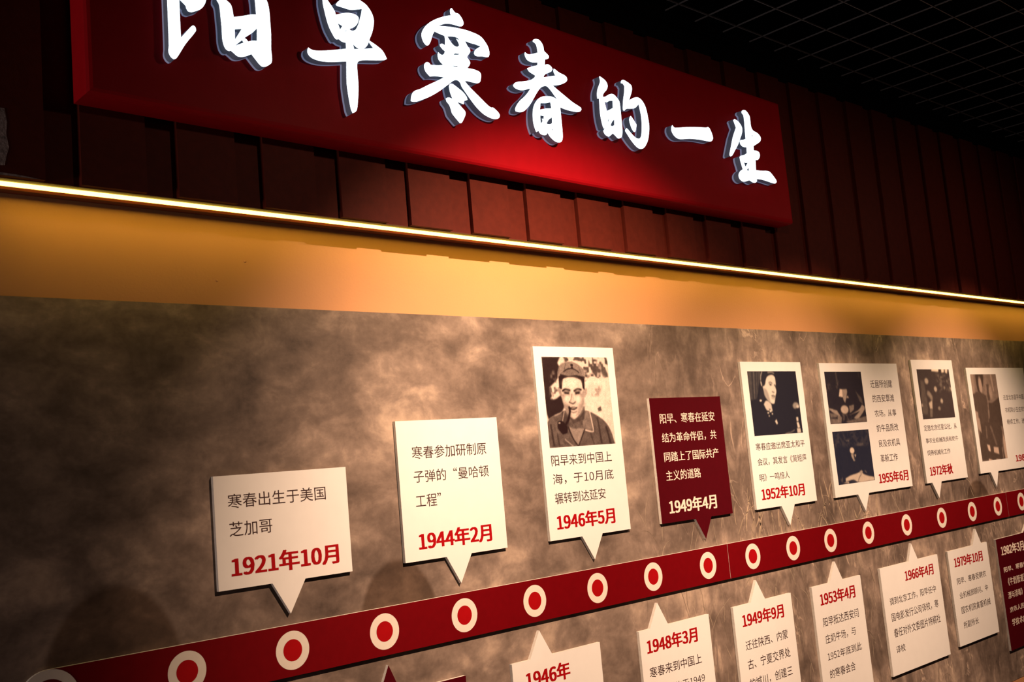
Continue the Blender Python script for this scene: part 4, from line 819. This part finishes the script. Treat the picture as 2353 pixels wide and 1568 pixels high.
def photo_obj(nm, rect, shapes, y, parent):
    base, dk, lt, grain, nx, label = PHOTO[nm]
    x0, x1, z0, z1 = rect; asp = (z1 - z0) / (x1 - x0); ny = int(nx * asp)
    U, V = np.meshgrid((np.arange(nx)) / (nx - 1), (np.arange(ny)) / (ny - 1)); Y = V * asp
    rng = np.random.default_rng(len(nm)); img = np.full(U.shape, base, float)
    leaf = 0.5 * vnoise(nx, ny, 14, rng) + 0.5 * vnoise(nx, ny, 34, rng)
    for kind, pts, r, g in shapes:
        P_ = [(a, b * asp) for a, b in pts]
        if kind in 'pn':
            if len(P_) > 5: P_ = smooth_poly(P_, 3)
            d = np.full(U.shape, 9.0)
            for i in range(len(P_)):
                d = np.minimum(d, seg_dist(U, Y, *P_[i], *P_[(i + 1) % len(P_)]))
            sd = np.where(inside(U, Y, P_), -d, d); a = np.clip(0.5 - sd / max(r, 1.0 / nx), 0, 1)
            if kind == 'n': a = a * np.clip((leaf - 0.45) * 6, 0, 1)
        elif kind == 'l':
            if len(P_) > 2: P_ = smooth_line(P_)
            d = np.full(U.shape, 9.0)
            for i in range(len(P_) - 1): d = np.minimum(d, seg_dist(U, Y, *P_[i], *P_[i + 1]))
            a = np.clip((r - d) / (0.6 * r + 0.5 / nx) + 0.5, 0, 1)
        else:
            cx, cy = P_[0]; rx = max(abs(P_[1][0] - cx), 1e-3); ry = max(abs(P_[2][1] - cy), 1e-3)
            q = np.sqrt(((U - cx) / rx) ** 2 + ((Y - cy) / ry) ** 2); sft = max(r, 1.0 / nx) / min(rx, ry)
            a = np.clip(0.5 - (q - 1) / sft, 0, 1)
        img = img * (1 - a) + g * a
    for _ in range(1):
        p = np.pad(img, 1, mode='edge')
        img = (p[1:-1, 1:-1] * 4 + p[:-2, 1:-1] * 2 + p[2:, 1:-1] * 2 + p[1:-1, :-2] * 2 + p[1:-1, 2:] * 2 + p[:-2, :-2] + p[:-2, 2:] + p[2:, :-2] + p[2:, 2:]) / 16
    fold = vnoise(nx, ny, 22, rng) * 0.6 + vnoise(nx, ny, 50, rng) * 0.4
    img = img * (1 + 0.5 * (fold - 0.5) * np.clip((0.6 - img) * 3, 0, 1))
    img = img * (1 + grain * 2 * (leaf - 0.5)) + rng.normal(0, grain * 0.35, img.shape) * (0.3 + img)
    img = np.clip(img, 0, 1)[..., None] ** (2.0 if base > 0.5 else 1.55)
    col = np.array(dk) * (1 - img) + np.array(lt) * img
    vs_ = np.stack([x0 + U * (x1 - x0), np.full(U.shape, y), z1 - V * (z1 - z0)], -1).reshape(-1, 3)
    i = np.arange(nx * ny).reshape(ny, nx)
    f = np.stack([i[1:, :-1], i[1:, 1:], i[:-1, 1:], i[:-1, :-1]], -1).reshape(-1, 4)
    me = mesh('photo', vs_.tolist(), f.tolist())
    ca = me.color_attributes.new('Col', 'FLOAT_COLOR', 'POINT')
    ca.data.foreach_set('color', np.concatenate([col.reshape(-1, 3), np.ones((nx * ny, 1))], 1).astype('f').ravel())
    me.materials.append(m_photo)
    o = kid(link('photograph', me), parent); o['label'] = label
    return o

# ---------------------------------------------------------------- caption cards
LBL = {
 'c1921': 'leftmost white speech-bubble card above the red strip, text and date 1921年10月 only',
 'c1944': 'second white card above the strip, dated 1944年2月, three text lines, no photo',
 'c1946a': 'tall white card dated 1946年5月 with sepia portrait of a man in a cap',
 'c1949m': 'maroon card with cream text dated 1949年4月, pointing down to the red strip',
 'c1952': 'white card dated 1952年10月 with dark photo of a woman at a microphone',
 'c1955': 'wide white card dated 1955年6月 with two photos one above the other',
 'c1972': 'narrow white card dated 1972年秋 with dark outdoor group photo',
 'c1982a': 'white card cut by the right picture edge, brown photo of two people standing',
 'm_left': 'maroon card below the strip at the bottom left, only its pointer and corner showing',
 'l1946': 'white card headed 1946年, directly below the tall portrait card, cut by the bottom edge',
 'l1948': 'white card headed 1948年3月, below the strip under the maroon 1949年4月 card',
 'l1949': 'white card headed 1949年9月, below the strip just right of the strip joint',
 'l1953': 'white card headed 1953年4月, brightly lit with four text lines below the strip',
 'l1966': 'widest white card below the strip, headed 1966年4月 with its whole slanted bottom showing',
 'l1979': 'narrow white card headed 1979年10月, last white one on the right below the strip',
 'l1982': 'maroon card headed 1982年3月 with cream text, below the strip at the right edge',
}
YC = -0.0104
for name, style, (x0, x1, z0, z1), ptr, lines, photos in CARDS:
    (ax, az), (tx, tz), (bx, bz) = ptr
    root = empty('caption_card', (round((x0 + x1) / 2, 4), 0, z0))
    tag(root, LBL[name], 'caption card', 'speech-bubble caption cards along the timeline')
    if tz < z0: pts = [(x0, z1), (x0, z0), (ax, z0), (tx, tz), (bx, z0), (x1, z0), (x1, z1)]
    else: pts = [(x0, z0), (x1, z0), (x1, z1), (bx, z1), (tx, tz), (ax, z1), (x0, z1)]
    kid(link('board', prism_me(pts, -0.0018, YC), m_core), root)
    fp = kid(link('face_print', poly_me(pts, YC - 0.0003), m_maroon if style == 'maroon' else m_white), root)
    for t, kd, a, b_, za, zb_ in lines:
        mat = m_red if kd == 'd' else m_black
        if style == 'maroon': mat = m_cream
        text_obj(t, kd, a, b_, za, zb_, YC - 0.0006, mat, root)
    for nm, rect, shp in photos: photo_obj(nm, rect, shp, YC - 0.0007, root)
